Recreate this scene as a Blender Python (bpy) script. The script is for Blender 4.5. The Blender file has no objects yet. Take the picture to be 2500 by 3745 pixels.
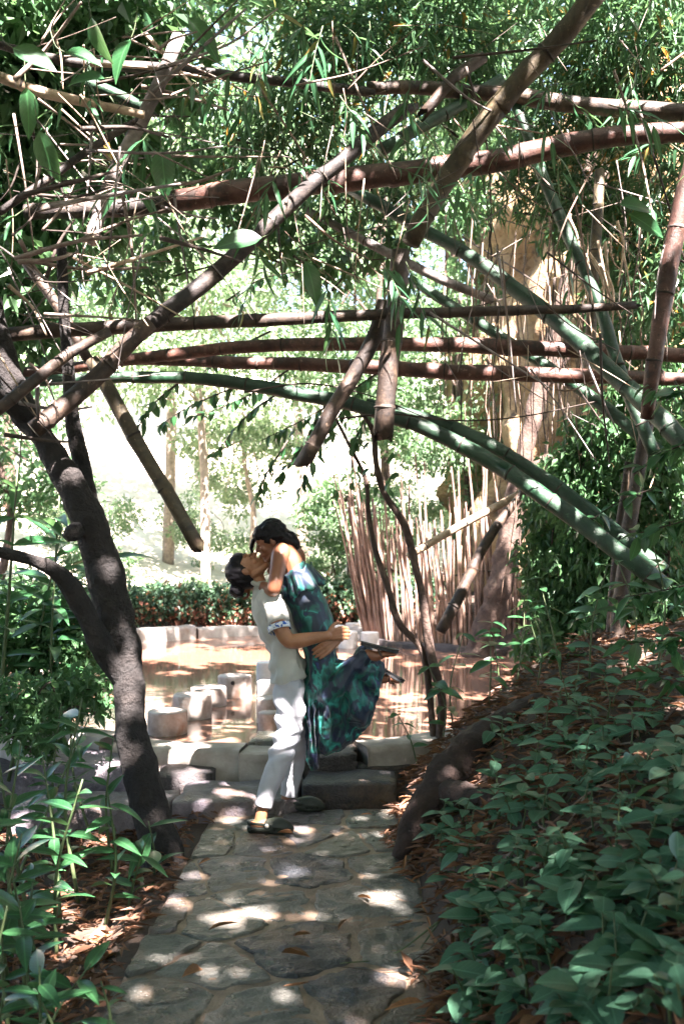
import bpy, math, random
import numpy as np
from mathutils import Vector, Matrix, noise
random.seed(7); rng = np.random.default_rng(7)
scene = bpy.context.scene
COL = scene.collection

# ------------------------------------------------------------------ camera, sky, sun, exposure
CAM_Z = 1.70
FPX = 3641.0            # focal length in photograph pixels (2500 x 3745)
HX, HY = 1250.0, 1960.0 # vanishing point of the level view direction
cam_data = bpy.data.cameras.new('camera')
cam = bpy.data.objects.new('camera', cam_data); COL.objects.link(cam)
cam.location = (0, 0, CAM_Z); cam.rotation_euler = (math.radians(90), 0, 0)
cam_data.sensor_fit = 'VERTICAL'; cam_data.sensor_height = 36.0; cam_data.lens = 35.0
cam_data.shift_y = (HY - 3745 / 2) / 3745
cam_data.clip_start = 0.05; cam_data.clip_end = 2000
cam_data.dof.use_dof = True; cam_data.dof.focus_distance = 5.8; cam_data.dof.aperture_fstop = 3.2
scene.camera = cam

SUN_EL = math.radians(56); SUN_AZ = math.radians(158)   # azimuth clockwise from +Y: behind the camera, a little to the right
world = bpy.data.worlds.new('World'); scene.world = world; world.use_nodes = True
wn = world.node_tree
sky = wn.nodes.new('ShaderNodeTexSky'); sky.sky_type = 'NISHITA'; sky.sun_disc = False
sky.sun_elevation = SUN_EL; sky.sun_rotation = SUN_AZ
sky.air_density = 1.2; sky.dust_density = 3.0; sky.ozone_density = 0.6
bg = wn.nodes['Background']; wn.links.new(sky.outputs[0], bg.inputs[0]); bg.inputs[1].default_value = 0.05
sun_dir = Vector((math.sin(SUN_AZ) * math.cos(SUN_EL), math.cos(SUN_AZ) * math.cos(SUN_EL), math.sin(SUN_EL)))
sd = bpy.data.lights.new('sun', 'SUN'); sd.energy = 5.0; sd.angle = math.radians(0.55); sd.color = (1.0, 0.89, 0.85)
sun = bpy.data.objects.new('sun', sd); COL.objects.link(sun)
sun.rotation_euler = sun_dir.to_track_quat('Z', 'Y').to_euler()
scene.view_settings.view_transform = 'Standard'; scene.view_settings.look = 'None'
scene.view_settings.exposure = 4.2; scene.view_settings.gamma = 1.0
scene.render.engine = 'CYCLES'
scene.cycles.use_denoising = True
scene.cycles.max_bounces = 8; scene.cycles.diffuse_bounces = 4; scene.cycles.transmission_bounces = 4
scene.cycles.sample_clamp_indirect = 6.0

# ------------------------------------------------------------------ helpers
def P(px, py, d):      # photograph pixel + distance along the view -> point
    return Vector(((px - HX) / FPX * d, d, CAM_Z - (py - HY) / FPX * d))
KV = 2500 / 1568
def V(vx, vy, d): return P(vx * KV, vy * KV, d)
def G(px, py, z=0.0):  # photograph pixel on a level plane
    d = (CAM_Z - z) * FPX / (py - HY)
    return Vector(((px - HX) / FPX * d, d, z))
def smooth(a, b, x):
    t = np.clip((x - a) / (b - a), 0, 1); return t * t * (3 - 2 * t)

def props(o, label=None, cat=None, group=None, kind=None):
    if label: o['label'] = label
    if cat: o['category'] = cat
    if group: o['group'] = group
    if kind: o['kind'] = kind
    return o
def link(name, data, parent=None):
    o = bpy.data.objects.new(name, data); COL.objects.link(o)
    if parent is not None: o.parent = parent
    return o
def empty(name, loc=(0, 0, 0)):
    o = bpy.data.objects.new(name, None); COL.objects.link(o); o.location = loc; o.empty_display_size = .1
    return o
def child_at(o, parent):   # parent that keeps world placement (parents here are only translated)
    o.parent = parent; o.matrix_parent_inverse = Matrix.Translation(-Vector(parent.location))
    return o
def mesh_np(name, verts, faces, mat, rnd=None, smooth_shade=True):
    """verts (N,3), faces (M,k) numpy with one k"""
    verts = np.asarray(verts, dtype=np.float32); faces = np.asarray(faces, dtype=np.int32)
    me = bpy.data.meshes.new(name); k = faces.shape[1]
    me.vertices.add(len(verts)); me.vertices.foreach_set('co', verts.ravel())
    me.loops.add(faces.size); me.loops.foreach_set('vertex_index', faces.ravel())
    me.polygons.add(len(faces)); me.polygons.foreach_set('loop_start', np.arange(0, faces.size, k, dtype=np.int32))
    me.polygons.foreach_set('loop_total', np.full(len(faces), k, dtype=np.int32))
    if rnd is not None:
        a = me.attributes.new('rnd', 'FLOAT', 'POINT'); a.data.foreach_set('value', np.asarray(rnd, dtype=np.float32))
    me.update(calc_edges=True)
    me.polygons.foreach_set('use_smooth', np.full(len(faces), smooth_shade))
    if mat: me.materials.append(mat)
    return me

class MB:   # plain mesh collector
    def __init__(s): s.v = []; s.f = []
    def add(s, vs, fs):
        b = len(s.v); s.v += [tuple(v) for v in vs]; s.f += [tuple(i + b for i in f) for f in fs]
    def mesh(s, name, mat, smooth_shade=True):
        me = bpy.data.meshes.new(name); me.from_pydata(s.v, [], s.f); me.update()
        me.polygons.foreach_set('use_smooth', [smooth_shade] * len(me.polygons))
        if mat: me.materials.append(mat)
        return me

def spline(pts, n):
    """Catmull-Rom through pts (list of tuples of any width), n samples per span"""
    A = np.array([list(p) for p in pts], dtype=float)
    if len(A) == 2:
        t = np.linspace(0, 1, n + 1)[:, None]; return A[0] * (1 - t) + A[1] * t
    Q = np.vstack([2 * A[0] - A[1], A, 2 * A[-1] - A[-2]]); out = []
    for i in range(1, len(Q) - 2):
        p0, p1, p2, p3 = Q[i - 1], Q[i], Q[i + 1], Q[i + 2]
        for t in np.linspace(0, 1, n, endpoint=False):
            out.append(.5 * ((2 * p1) + (-p0 + p2) * t + (2 * p0 - 5 * p1 + 4 * p2 - p3) * t * t + (-p0 + 3 * p1 - 3 * p2 + p3) * t ** 3))
    out.append(A[-1]); return np.array(out)

def tube(mb, path, radii, seg=8, rough=0.0, freq=6.0, cap=True, seed=0.0):
    """path (N,3); radii (N,); optional rough surface"""
    path = np.asarray(path); N = len(path)
    T = np.gradient(path, axis=0); T /= np.linalg.norm(T, axis=1)[:, None] + 1e-9
    ref = np.array([0.0, 1.0, 0.0]) if abs(T[0][1]) < .8 else np.array([1.0, 0, 0])
    vs = []; a = ref - T[0] * np.dot(ref, T[0]); a /= np.linalg.norm(a)
    for i in range(N):
        a = a - T[i] * np.dot(a, T[i]); a /= np.linalg.norm(a) + 1e-9
        b = np.cross(T[i], a)
        for k in range(seg):
            th = 2 * math.pi * k / seg
            d = a * math.cos(th) + b * math.sin(th); r = radii[i]
            if rough:
                q = path[i] + d * r
                r *= 1 + rough * noise.noise(Vector(q * freq) + Vector((seed, seed, 0))) + rough * .5 * noise.noise(Vector(q * freq * 3.1))
            vs.append(path[i] + d * r)
    fs = [(i * seg + k, i * seg + (k + 1) % seg, (i + 1) * seg + (k + 1) % seg, (i + 1) * seg + k) for i in range(N - 1) for k in range(seg)]
    if cap: fs += [tuple(reversed(range(seg))), tuple((N - 1) * seg + k for k in range(seg))]
    mb.add(vs, fs)

# ------------------------------------------------------------------ materials
def newmat(name):
    m = bpy.data.materials.new(name); m.use_nodes = True
    nt = m.node_tree; b = nt.nodes['Principled BSDF']; return m, nt, b
def nd(nt, t, **kw):
    n = nt.nodes.new(t)
    for k, v in kw.items():
        if k in n.inputs: n.inputs[k].default_value = v
        else: setattr(n, k, v)
    return n
def ramp(nt, fac, stops, interp='LINEAR'):
    r = nt.nodes.new('ShaderNodeValToRGB'); r.color_ramp.interpolation = interp
    e = r.color_ramp.elements
    while len(e) < len(stops): e.new(.5)
    for el, (p, c) in zip(e, stops): el.position = p; el.color = (*c, 1)
    nt.links.new(fac, r.inputs[0]); return r.outputs[0]
def coords(nt, kind='Object', scale=(1, 1, 1)):
    tc = nt.nodes.new('ShaderNodeTexCoord'); mp = nt.nodes.new('ShaderNodeMapping'); mp.inputs['Scale'].default_value = scale
    nt.links.new(tc.outputs[kind], mp.inputs[0]); return mp.outputs[0]
def noise_tex(nt, vec, scale, detail=5, rough=.55, dist=0.0):
    n = nd(nt, 'ShaderNodeTexNoise'); n.inputs['Scale'].default_value = scale; n.inputs['Detail'].default_value = detail
    n.inputs['Roughness'].default_value = rough; n.inputs['Distortion'].default_value = dist
    if vec is not None: nt.links.new(vec, n.inputs['Vector'])
    return n.outputs['Fac']
def bump(nt, b, h, strength=.5, dist=.02):
    n = nt.nodes.new('ShaderNodeBump'); n.inputs['Strength'].default_value = strength; n.inputs['Distance'].default_value = dist
    nt.links.new(h, n.inputs['Height']); nt.links.new(n.outputs[0], b.inputs['Normal'])
def mixc(nt, fac, a, b, mode='MIX'):
    n = nt.nodes.new('ShaderNodeMix'); n.data_type = 'RGBA'; n.blend_type = mode
    for s, v in ((0, fac), (6, a), (7, b)):
        if isinstance(v, (int, float)): n.inputs[s].default_value = v
        elif isinstance(v, tuple): n.inputs[s].default_value = (*v, 1)
        else: nt.links.new(v, n.inputs[s])
    return n.outputs[2]
def surf(name, stops, scale=4, rough=.7, bumps=.4, bscale=None, dist=.02, detail=6, stretch=(1, 1, 1), spec=.5, second=None):
    m, nt, b = newmat(name); vec = coords(nt, 'Object', stretch)
    c = ramp(nt, noise_tex(nt, vec, scale, detail, .62), stops)
    if second: c = mixc(nt, ramp(nt, noise_tex(nt, vec, second[0], 4, .6), [(second[2], (0, 0, 0)), (second[3], (1, 1, 1))]), c, second[1])
    nt.links.new(c, b.inputs['Base Color']); b.inputs['Roughness'].default_value = rough; b.inputs['Specular IOR Level'].default_value = spec
    if bumps: bump(nt, b, noise_tex(nt, vec, bscale or scale * 4, 8, .65), bumps, dist)
    return m
def leafmat(name, c0, c1, rough=.42, trans=.3, attr='rnd', tint=(.22, .42, .14), spots=None):
    """two-tone leaf: colour runs from c0 to c1 with the leaf's own random number"""
    m, nt, b = newmat(name)
    if attr == 'rnd':
        a = nd(nt, 'ShaderNodeAttribute'); a.attribute_name = 'rnd'; fac = a.outputs['Fac']
    else:
        a = nt.nodes.new('ShaderNodeObjectInfo'); fac = a.outputs['Random']
    stops = [(0, c0), (.9, c1)]
    if spots: stops = [(0, c0), (.945, c1), (.97, spots), (1, spots)]
    c = ramp(nt, fac, stops)
    vec = coords(nt, 'Object'); 
    if attr != 'rnd':    # single leaves carry a paler midrib, side veins and mottling
        sx = nt.nodes.new('ShaderNodeSeparateXYZ'); nt.links.new(vec, sx.inputs[0])
        ab = nd(nt, 'ShaderNodeMath', operation='ABSOLUTE'); nt.links.new(sx.outputs[1], ab.inputs[0])
        ml = nd(nt, 'ShaderNodeMath', operation='MULTIPLY_ADD'); nt.links.new(ab.outputs[0], ml.inputs[0]); ml.inputs[1].default_value = -1.1; nt.links.new(sx.outputs[0], ml.inputs[2])
        sn = nd(nt, 'ShaderNodeMath', operation='SINE'); mu = nd(nt, 'ShaderNodeMath', operation='MULTIPLY'); mu.inputs[1].default_value = 62; nt.links.new(ml.outputs[0], mu.inputs[0]); nt.links.new(mu.outputs[0], sn.inputs[0])
        c = mixc(nt, noise_tex(nt, vec, 7, 4), tuple(x * .8 for x in c0), c)
        c = mixc(nt, ramp(nt, sn.outputs[0], [(.9, (0, 0, 0)), (1, (.35, .35, .35))]), c, tuple(min(1, x * 1.6) for x in c1))
        c = mixc(nt, ramp(nt, ab.outputs[0], [(.0, (.8, .8, .8)), (.022, (0, 0, 0))]), c, tuple(min(1, x * 1.7) for x in c1))
    nt.links.new(c, b.inputs['Base Color']); b.inputs['Roughness'].default_value = rough; b.inputs['Specular IOR Level'].default_value = .45
    tr = nt.nodes.new('ShaderNodeBsdfTranslucent'); tc = mixc(nt, .5, c, tint); nt.links.new(tc, tr.inputs[0])
    mx = nt.nodes.new('ShaderNodeMixShader'); mx.inputs[0].default_value = trans
    nt.links.new(b.outputs[0], mx.inputs[1]); nt.links.new(tr.outputs[0], mx.inputs[2])
    nt.links.new(mx.outputs[0], nt.nodes['Material Output'].inputs[0])
    return m

M = {}
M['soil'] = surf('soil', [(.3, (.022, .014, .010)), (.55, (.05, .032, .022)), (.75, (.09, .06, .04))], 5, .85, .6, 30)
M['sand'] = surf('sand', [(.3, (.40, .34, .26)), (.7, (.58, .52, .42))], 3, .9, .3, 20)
M['bark_dark'] = surf('bark_dark', [(.3, (.006, .005, .005)), (.55, (.018, .014, .013)), (.8, (.05, .04, .036))], 9, .8, 1.0, 30, .05, second=(3, (.10, .085, .078), .62, .72))
M['bark_brown'] = surf('bark_brown', [(.3, (.03, .018, .014)), (.55, (.08, .05, .038)), (.8, (.17, .12, .09))], 10, .85, .8, 30, .03)
M['bark_pale'] = surf('bark_pale', [(.3, (.14, .11, .09)), (.7, (.33, .27, .22))], 12, .85, .5, 40)
M['root'] = surf('root_bark', [(.3, (.016, .010, .009)), (.6, (.05, .03, .024)), (.85, (.11, .075, .06))], 8, .85, .9, 30, .04)
M['mortar'] = surf('mortar', [(.3, (.12, .08, .055)), (.5, (.20, .14, .10)), (.75, (.29, .215, .16))], 7, .55, .7, 40, .02, second=(2.5, (.075, .05, .04), .55, .7))
def stonemat(name, c0, c1, c2, rough=.31):
    m, nt, b = newmat(name); vec = coords(nt, 'Object')
    c = ramp(nt, noise_tex(nt, vec, 5.0, 8, .65, .6), [(.28, c0), (.5, c1), (.74, c2)])
    c = mixc(nt, ramp(nt, noise_tex(nt, vec, 2.2, 6, .7), [(.5, (0, 0, 0)), (.68, (.8, .8, .8))]), c, (.16, .105, .065))
    nt.links.new(c, b.inputs['Base Color'])
    v2 = coords(nt, 'Object', (5, 16, 12)); 
    nt.links.new(ramp(nt, noise_tex(nt, vec, 4, 4), [(.3, (rough - .14,) * 3), (.7, (rough + .2,) * 3)]), b.inputs['Roughness'])
    mx = nd(nt, 'ShaderNodeMath', operation='ADD'); nt.links.new(noise_tex(nt, v2, 1.2, 8, .7, .8), mx.inputs[0]); nt.links.new(noise_tex(nt, vec, 60, 5), mx.inputs[1])
    bump(nt, b, mx.outputs[0], .8, .025); return m
M['slate_a'] = stonemat('flagstone_grey', (.05, .053, .048), (.105, .106, .095), (.18, .175, .155))
M['slate_b'] = stonemat('flagstone_dark', (.016, .018, .023), (.036, .039, .046), (.08, .082, .086))
M['slate_c'] = stonemat('flagstone_pale', (.08, .08, .07), (.16, .155, .135), (.26, .245, .21))
M['slate_p'] = stonemat('flagstone_mauve', (.06, .055, .06), (.12, .11, .115), (.2, .18, .18))
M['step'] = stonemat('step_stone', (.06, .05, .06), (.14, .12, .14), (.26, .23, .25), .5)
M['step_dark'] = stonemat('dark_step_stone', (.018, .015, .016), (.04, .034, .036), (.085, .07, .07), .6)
M['rim'] = surf('lime_plaster', [(.25, (.16, .13, .115)), (.5, (.30, .265, .235)), (.75, (.46, .42, .38))], 4, .75, .5, 22, .015, second=(2.2, (.17, .11, .075), .58, .74))
M['post'] = surf('post_concrete', [(.3, (.22, .17, .145)), (.55, (.38, .33, .295)), (.8, (.52, .47, .43))], 7, .7, .5, 30, .01, second=(3, (.26, .12, .06), .56, .7))
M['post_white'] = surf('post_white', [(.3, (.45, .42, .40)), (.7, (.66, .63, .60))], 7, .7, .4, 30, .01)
M['rock'] = surf('cliff_rock', [(.25, (.07, .042, .02)), (.42, (.22, .14, .07)), (.6, (.36, .245, .13)), (.8, (.46, .35, .23))], 1.6, .9, 1.0, 5, .12, second=(3.2, (.08, .055, .035), .54, .66))
M['stick'] = None
def caneMat(name, c0, c1, c2, rough=.32, blotch=None):
    m, nt, b = newmat(name); vec = coords(nt, 'Object')
    oi = nt.nodes.new('ShaderNodeObjectInfo')
    c = ramp(nt, noise_tex(nt, vec, 5.5, 8, .68, 1.2), [(.34, c0), (.5, c1), (.68, c2)])
    c = mixc(nt, ramp(nt, noise_tex(nt, vec, 2.1, 6, .7), [(.48, (0, 0, 0)), (.66, (.75, .75, .75))]), c, tuple(x * .4 for x in c1))
    c = mixc(nt, ramp(nt, noise_tex(nt, vec, 26, 5, .7), [(.6, (0, 0, 0)), (.7, (.7, .7, .7))]), c, tuple(min(.3, x * 2.2 + .02) for x in c2))
    if blotch: c = mixc(nt, ramp(nt, noise_tex(nt, vec, 9, 6, .7), [(.54, (0, 0, 0)), (.64, (1, 1, 1))]), c, blotch)
    hs = nt.nodes.new('ShaderNodeHueSaturation'); nt.links.new(c, hs.inputs['Color'])
    mm = nd(nt, 'ShaderNodeMapRange'); nt.links.new(oi.outputs['Random'], mm.inputs[0]); mm.inputs[3].default_value = .8; mm.inputs[4].default_value = 1.25
    nt.links.new(mm.outputs[0], hs.inputs['Value']); nt.links.new(hs.outputs[0], b.inputs['Base Color'])
    nt.links.new(ramp(nt, noise_tex(nt, vec, 8, 5), [(.35, (rough,) * 3), (.65, (min(1, rough + .35),) * 3)]), b.inputs['Roughness'])
    bump(nt, b, noise_tex(nt, vec, 30, 8, .75), .55, .012); return m
M['cane_green'] = caneMat('green_bamboo', (.005, .020, .010), (.012, .042, .021), (.024, .062, .034), .3, (.016, .036, .022))
M['cane_brown'] = caneMat('brown_bamboo', (.014, .009, .007), (.042, .026, .018), (.10, .066, .042), .42, (.018, .013, .011))
M['cane_red'] = caneMat('red_bamboo', (.035, .015, .011), (.085, .036, .026), (.16, .08, .058), .36, (.03, .018, .014))
M['cane_black'] = caneMat('weathered_bamboo', (.007, .006, .006), (.02, .015, .014), (.055, .042, .036), .5, (.075, .058, .046))
M['cane_olive'] = caneMat('olive_bamboo', (.018, .014, .008), (.05, .038, .02), (.11, .082, .042), .4, (.05, .032, .02))
M['cane_tan'] = caneMat('tan_cane', (.20, .14, .09), (.36, .27, .19), (.5, .41, .31), .6)
M['cane_grey'] = caneMat('grey_cane', (.09, .075, .07), (.19, .16, .15), (.32, .28, .27), .6)
M['stick'] = caneMat('fence_stick', (.10, .058, .042), (.21, .135, .10), (.34, .245, .19), .7, (.07, .05, .045))
M['leaf_bg'] = leafmat('tree_leaves', (.06, .12, .06), (.14, .205, .115), .5, .35)
M['leaf_bg2'] = leafmat('pale_tree_leaves', (.11, .17, .10), (.24, .29, .19), .5, .4)
M['leaf_dk'] = leafmat('dark_tree_leaves', (.03, .085, .04), (.075, .15, .065), .4, .3)
M['leaf_bam'] = leafmat('bamboo_leaves', (.03, .085, .045), (.085, .165, .08), .38, .3, spots=(.34, .17, .03))
M['leaf_hedge'] = leafmat('hedge_leaves', (.02, .05, .03), (.06, .11, .06), .4, .2, spots=(.26, .10, .05))
M['leaf_red'] = leafmat('reddish_hedge_leaves', (.16, .05, .03), (.32, .14, .09), .6, .25, tint=(.5, .2, .1))
M['leaf_ivy'] = leafmat('creeper_leaves', (.03, .085, .036), (.075, .16, .065), .42, .3)
M['lf_bank'] = leafmat('bank_leaf', (.04, .115, .072), (.08, .18, .11), .42, .25, 'obj')
M['lf_gloss'] = leafmat('glossy_leaf', (.018, .07, .028), (.04, .12, .045), .3, .25, 'obj')
M['lf_bam'] = leafmat('bamboo_leaf', (.02, .075, .035), (.045, .13, .06), .36, .3, 'obj', spots=(.40, .2, .03))
M['lf_dry'] = leafmat('dry_leaf', (.10, .045, .022), (.34, .17, .085), .6, .2, 'obj', tint=(.5, .25, .08))
M['litter'] = leafmat('leaf_litter', (.035, .018, .012), (.20, .095, .052), .65, .15, tint=(.4, .2, .08))
M['stem'] = surf('plant_stem', [(.3, (.03, .06, .02)), (.7, (.09, .12, .05))], 12, .6, .2)
M['twig'] = surf('dry_twig', [(.3, (.10, .07, .055)), (.55, (.22, .17, .14)), (.8, (.36, .30, .26))], 14, .8, .3)
M['twig_dk'] = surf('dark_twig', [(.3, (.02, .014, .011)), (.7, (.07, .05, .04))], 14, .8, .3)
M['vine'] = surf('hanging_root', [(.3, (.10, .06, .042)), (.7, (.26, .18, .135))], 14, .8, .3)
CANOPY_D = 620
# ------------------------------------------------------------------ ground, pool, path
POOL = np.array([(-4.45, 10.4), (-3.75, 9.3), (-2.95, 8.45), (-2.1, 7.75), (-1.35, 7.3), (-.4, 7.12), (.47, 7.42), (1.2, 8.2), (1.85, 9.6), (2.2, 11.2), (2.35, 12.6),
                 (2.3, 13.9), (1.3, 14.75), (.6, 15.6), (.2, 16.4), (-.8, 16.9), (-2.2, 16.6), (-3.4, 15.4), (-4.2, 13.6), (-4.6, 12.0)])
POOLS = spline([tuple(p) for p in POOL] + [tuple(POOL[0])], 6)[:-1]
def pool_sd(x, y):     # signed distance, positive outside
    p = np.stack([np.ravel(x), np.ravel(y)], 1); a = POOLS; b = np.roll(POOLS, -1, 0)
    best = np.full(len(p), 1e9); inside = np.zeros(len(p), bool)
    for i in range(len(a)):
        e = b[i] - a[i]; w = p - a[i]
        t = np.clip((w @ e) / (e @ e), 0, 1); q = w - t[:, None] * e
        best = np.minimum(best, (q ** 2).sum(1))
        c = ((a[i][1] > p[:, 1]) != (b[i][1] > p[:, 1])) & (p[:, 0] < (b[i][0] - a[i][0]) * (p[:, 1] - a[i][1]) / (b[i][1] - a[i][1] + 1e-12) + a[i][0])
        inside ^= c
    return (np.sqrt(best) * np.where(inside, -1, 1)).reshape(np.shape(x))
def ground_h(x, y):
    x = np.asarray(x, float); y = np.asarray(y, float); s = pool_sd(x, y)
    e = np.clip(x - .36, 0, None)
    bank = 1.02 * (1 - np.exp(-e / .62)) + .16 * np.clip(e - 1.2, 0, 6)
    bank = bank * smooth(.05, .95, s) * (1 - smooth(10, 16, y) * .4)
    left = np.clip(-.87 - x, 0, None)
    lf = -.05 * smooth(0, .2, left) + .05 * smooth(.6, 2.5, left) + .22 * np.clip(left - 2.2, 0, 8)
    lf = lf * smooth(0, .6, s)
    lum = (.035 * np.sin(3.1 * x + 1.3 * y) * np.sin(2.3 * y - 1.1 * x) + .02 * np.sin(7.3 * x + 2) * np.sin(6.1 * y)) * smooth(.02, .35, e + left)
    far = .13 * np.clip(y - 17.6, 0, 9) + .42 * np.clip(y - 27, 0, 20)
    h = bank + lf + lum + far - .03
    h = np.where(s < .12, -.7, h)
    return h
def ground1(x, y): return float(ground_h(np.array([x]), np.array([y]))[0])
def axis(segs):
    out = []
    for a, b, st in segs: out += list(np.arange(a, b, st))
    return np.array(out + [segs[-1][1]])
xs = axis([(-320, -40, 40), (-40, -8, 2), (-8, 6, .09), (6, 40, 2), (40, 320, 40)])
ys = axis([(-120, -10, 20), (-10, 2, .6), (2, 9.5, .09), (9.5, 18, .2), (18, 48, 1), (48, 400, 40)])
X, Y = np.meshgrid(xs, ys); Z = ground_h(X, Y)
nx, ny = len(xs), len(ys); idx = np.arange(nx * ny).reshape(ny, nx)
F = np.stack([idx[:-1, :-1], idx[:-1, 1:], idx[1:, 1:], idx[1:, :-1]], -1).reshape(-1, 4)
gm = mesh_np('ground', np.stack([X, Y, Z], -1).reshape(-1, 3), F, M['soil'])
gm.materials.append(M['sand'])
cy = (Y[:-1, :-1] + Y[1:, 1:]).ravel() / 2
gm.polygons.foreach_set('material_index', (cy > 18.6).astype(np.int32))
props(link('ground', gm), kind='structure')

# water
m, nt, b = newmat('muddy_water'); vec = coords(nt, 'Object')
c = ramp(nt, noise_tex(nt, vec, .8, 4), [(.3, (.155, .078, .052)), (.7, (.22, .118, .082))])
nt.links.new(c, b.inputs['Base Color']); b.inputs['Roughness'].default_value = .06; b.inputs['IOR'].default_value = 1.4; b.inputs['Specular IOR Level'].default_value = .6
v2 = coords(nt, 'Object', (1.5, 3.5, 1)); bump(nt, b, noise_tex(nt, v2, 2.2, 3, .5), .06, .02)
M['water'] = m
wm = MB(); n = len(POOLS); ctr = POOLS.mean(0)
sc_ = [(p - ctr) * 1.02 + ctr for p in POOLS]
wm.add([(p[0], p[1], 0.0) for p in sc_], [tuple(range(n))])
props(link('water', wm.mesh('water', M['water'])), kind='structure')

# pool wall, in separate rendered lengths
def wall_run(pts, z0, z1, width, mat, name, out=1, wob=.012, round_=.04, step=6):
    pts = spline(pts, step); T = np.gradient(pts, axis=0); T /= np.linalg.norm(T, axis=1)[:, None]
    N = np.stack([T[:, 1], -T[:, 0]], 1) * out
    prof = [(0, z0), (0, z1 - round_), (round_ * .35, z1 - round_ * .3), (round_, z1), (width - round_, z1), (width - round_ * .35, z1 - round_ * .3), (width, z1 - round_), (width, z0)]
    mb = MB(); vs = []
    for i, p in enumerate(pts):
        for k, (w, z) in enumerate(prof):
            j = noise.noise(Vector((p[0] * 3, p[1] * 3, z * 5 + k))) * wob
            q = p + N[i] * (w + j); vs.append((q[0], q[1], z + j * (z > z0)))
    K = len(prof); fs = [(i * K + k, i * K + k + 1, (i + 1) * K + k + 1, (i + 1) * K + k) for i in range(len(pts) - 1) for k in range(K - 1)]
    fs += [tuple(range(K)), tuple((len(pts) - 1) * K + k for k in reversed(range(K)))]
    mb.add(vs, fs); me = mb.mesh(name, mat)
    return me
def g2(px, py, z): g = G(px, py, z); return (g.x, g.y)
pool_wall = empty('pool_wall', (0, 7.1, 0)); props(pool_wall, 'low rounded plastered wall curving round the near side of the muddy pool', 'wall')
runs = [([(-3.9, 9.3), (-3.1, 8.5), (-2.25, 7.72), (-1.55, 7.26)], -.5, .27, .30), ([(-1.52, 7.22), (-1.1, 7.08), (-.66, 7.02)], -.5, .25, .30), ([(-.645, 7.02), (-.5, 7.0), (-.28, 6.99)], -.5, .235, .34),
        ([(.08, 7.08), (.3, 7.16), (.52, 7.3), (.8, 7.52)], -.5, .255, .30), ([(.82, 7.54), (1.25, 8.05), (1.7, 8.9), (1.98, 9.8)], -.5, .26, .3), ([(1.99, 9.85), (2.2, 10.8), (2.36, 11.8), (2.4, 12.9)], -.5, .27, .3)]
for i, (pts, z0, z1, w) in enumerate(runs):
    o = child_at(link('wall_block', wall_run(pts, z0, z1, w, M['rim'], 'wall_block')), pool_wall)
far_wall = empty('pool_kerb', (-1, 17, 0)); props(far_wall, 'pale kerb along the far and left edges of the pool below the hedge', 'kerb')
for pts, z1 in [([(-4.9, 11.0), (-4.85, 12.2), (-4.5, 13.6), (-4.0, 14.6)], .32), ([(-3.98, 14.65), (-3.3, 15.6), (-2.4, 16.4)], .22), ([(-2.36, 16.42), (-1.7, 16.85), (-.9, 17.0)], .17), ([(-.86, 17.0), (-.1, 16.9), (.8, 16.5)], .16)]:
    child_at(link('kerb_stone', wall_run(pts, -.4, z1, .3, M['rim'], 'kerb_stone', out=-1, wob=.03)), far_wall)

# steps: rough slabs
def slab(quad, z0, z1, mat, name, wob=.015, nu=14, nv=8):
    """quad: four (x,y) corners, front-left, front-right, back-right, back-left"""
    q = [Vector((a, b_, 0)) for a, b_ in quad]; mb = MB(); vs = []
    for j in range(nv + 1):
        for i in range(nu + 1):
            u, v = i / nu, j / nv
            p = (q[0] * (1 - u) + q[1] * u) * (1 - v) + (q[3] * (1 - u) + q[2] * u) * v
            edge = min(u, 1 - u) * nu < .5 or min(v, 1 - v) * nv < .5
            k = noise.noise(Vector((p.x * 4, p.y * 4, z1 * 9))) * wob
            o = Vector((noise.noise(p * 6 + Vector((3, 0, 0))), noise.noise(p * 6 + Vector((0, 7, 0))), 0)) * (wob * 2.2 if edge else 0)
            vs.append((p.x + o.x, p.y + o.y, z1 + k - (.012 if edge else 0)))
    W = nu + 1; fs = [(j * W + i, j * W + i + 1, (j + 1) * W + i + 1, (j + 1) * W + i) for j in range(nv) for i in range(nu)]
    ring = [i for i in range(W)] + [j * W + nu for j in range(1, nv + 1)] + [nv * W + i for i in range(nu - 1, -1, -1)] + [j * W for j in range(nv - 1, 0, -1)]
    b0 = len(vs); R = len(ring)
    for lv in (.5, 1):
        for r in ring:
            x, y, z = vs[r]; k = noise.noise(Vector((x * 9, y * 9, lv * 5))) * wob
            vs.append((x + k, y + k - .01 * lv, z1 + (z0 - z1) * lv))
    for k in range(R):
        k2 = (k + 1) % R
        fs.append((ring[k2], ring[k], b0 + k, b0 + k2)); fs.append((b0 + k2, b0 + k, b0 + R + k, b0 + R + k2))
    fs.append(tuple(b0 + R + k for k in range(R)))
    mb.add(vs, fs); return mb.mesh(name, mat)
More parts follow.
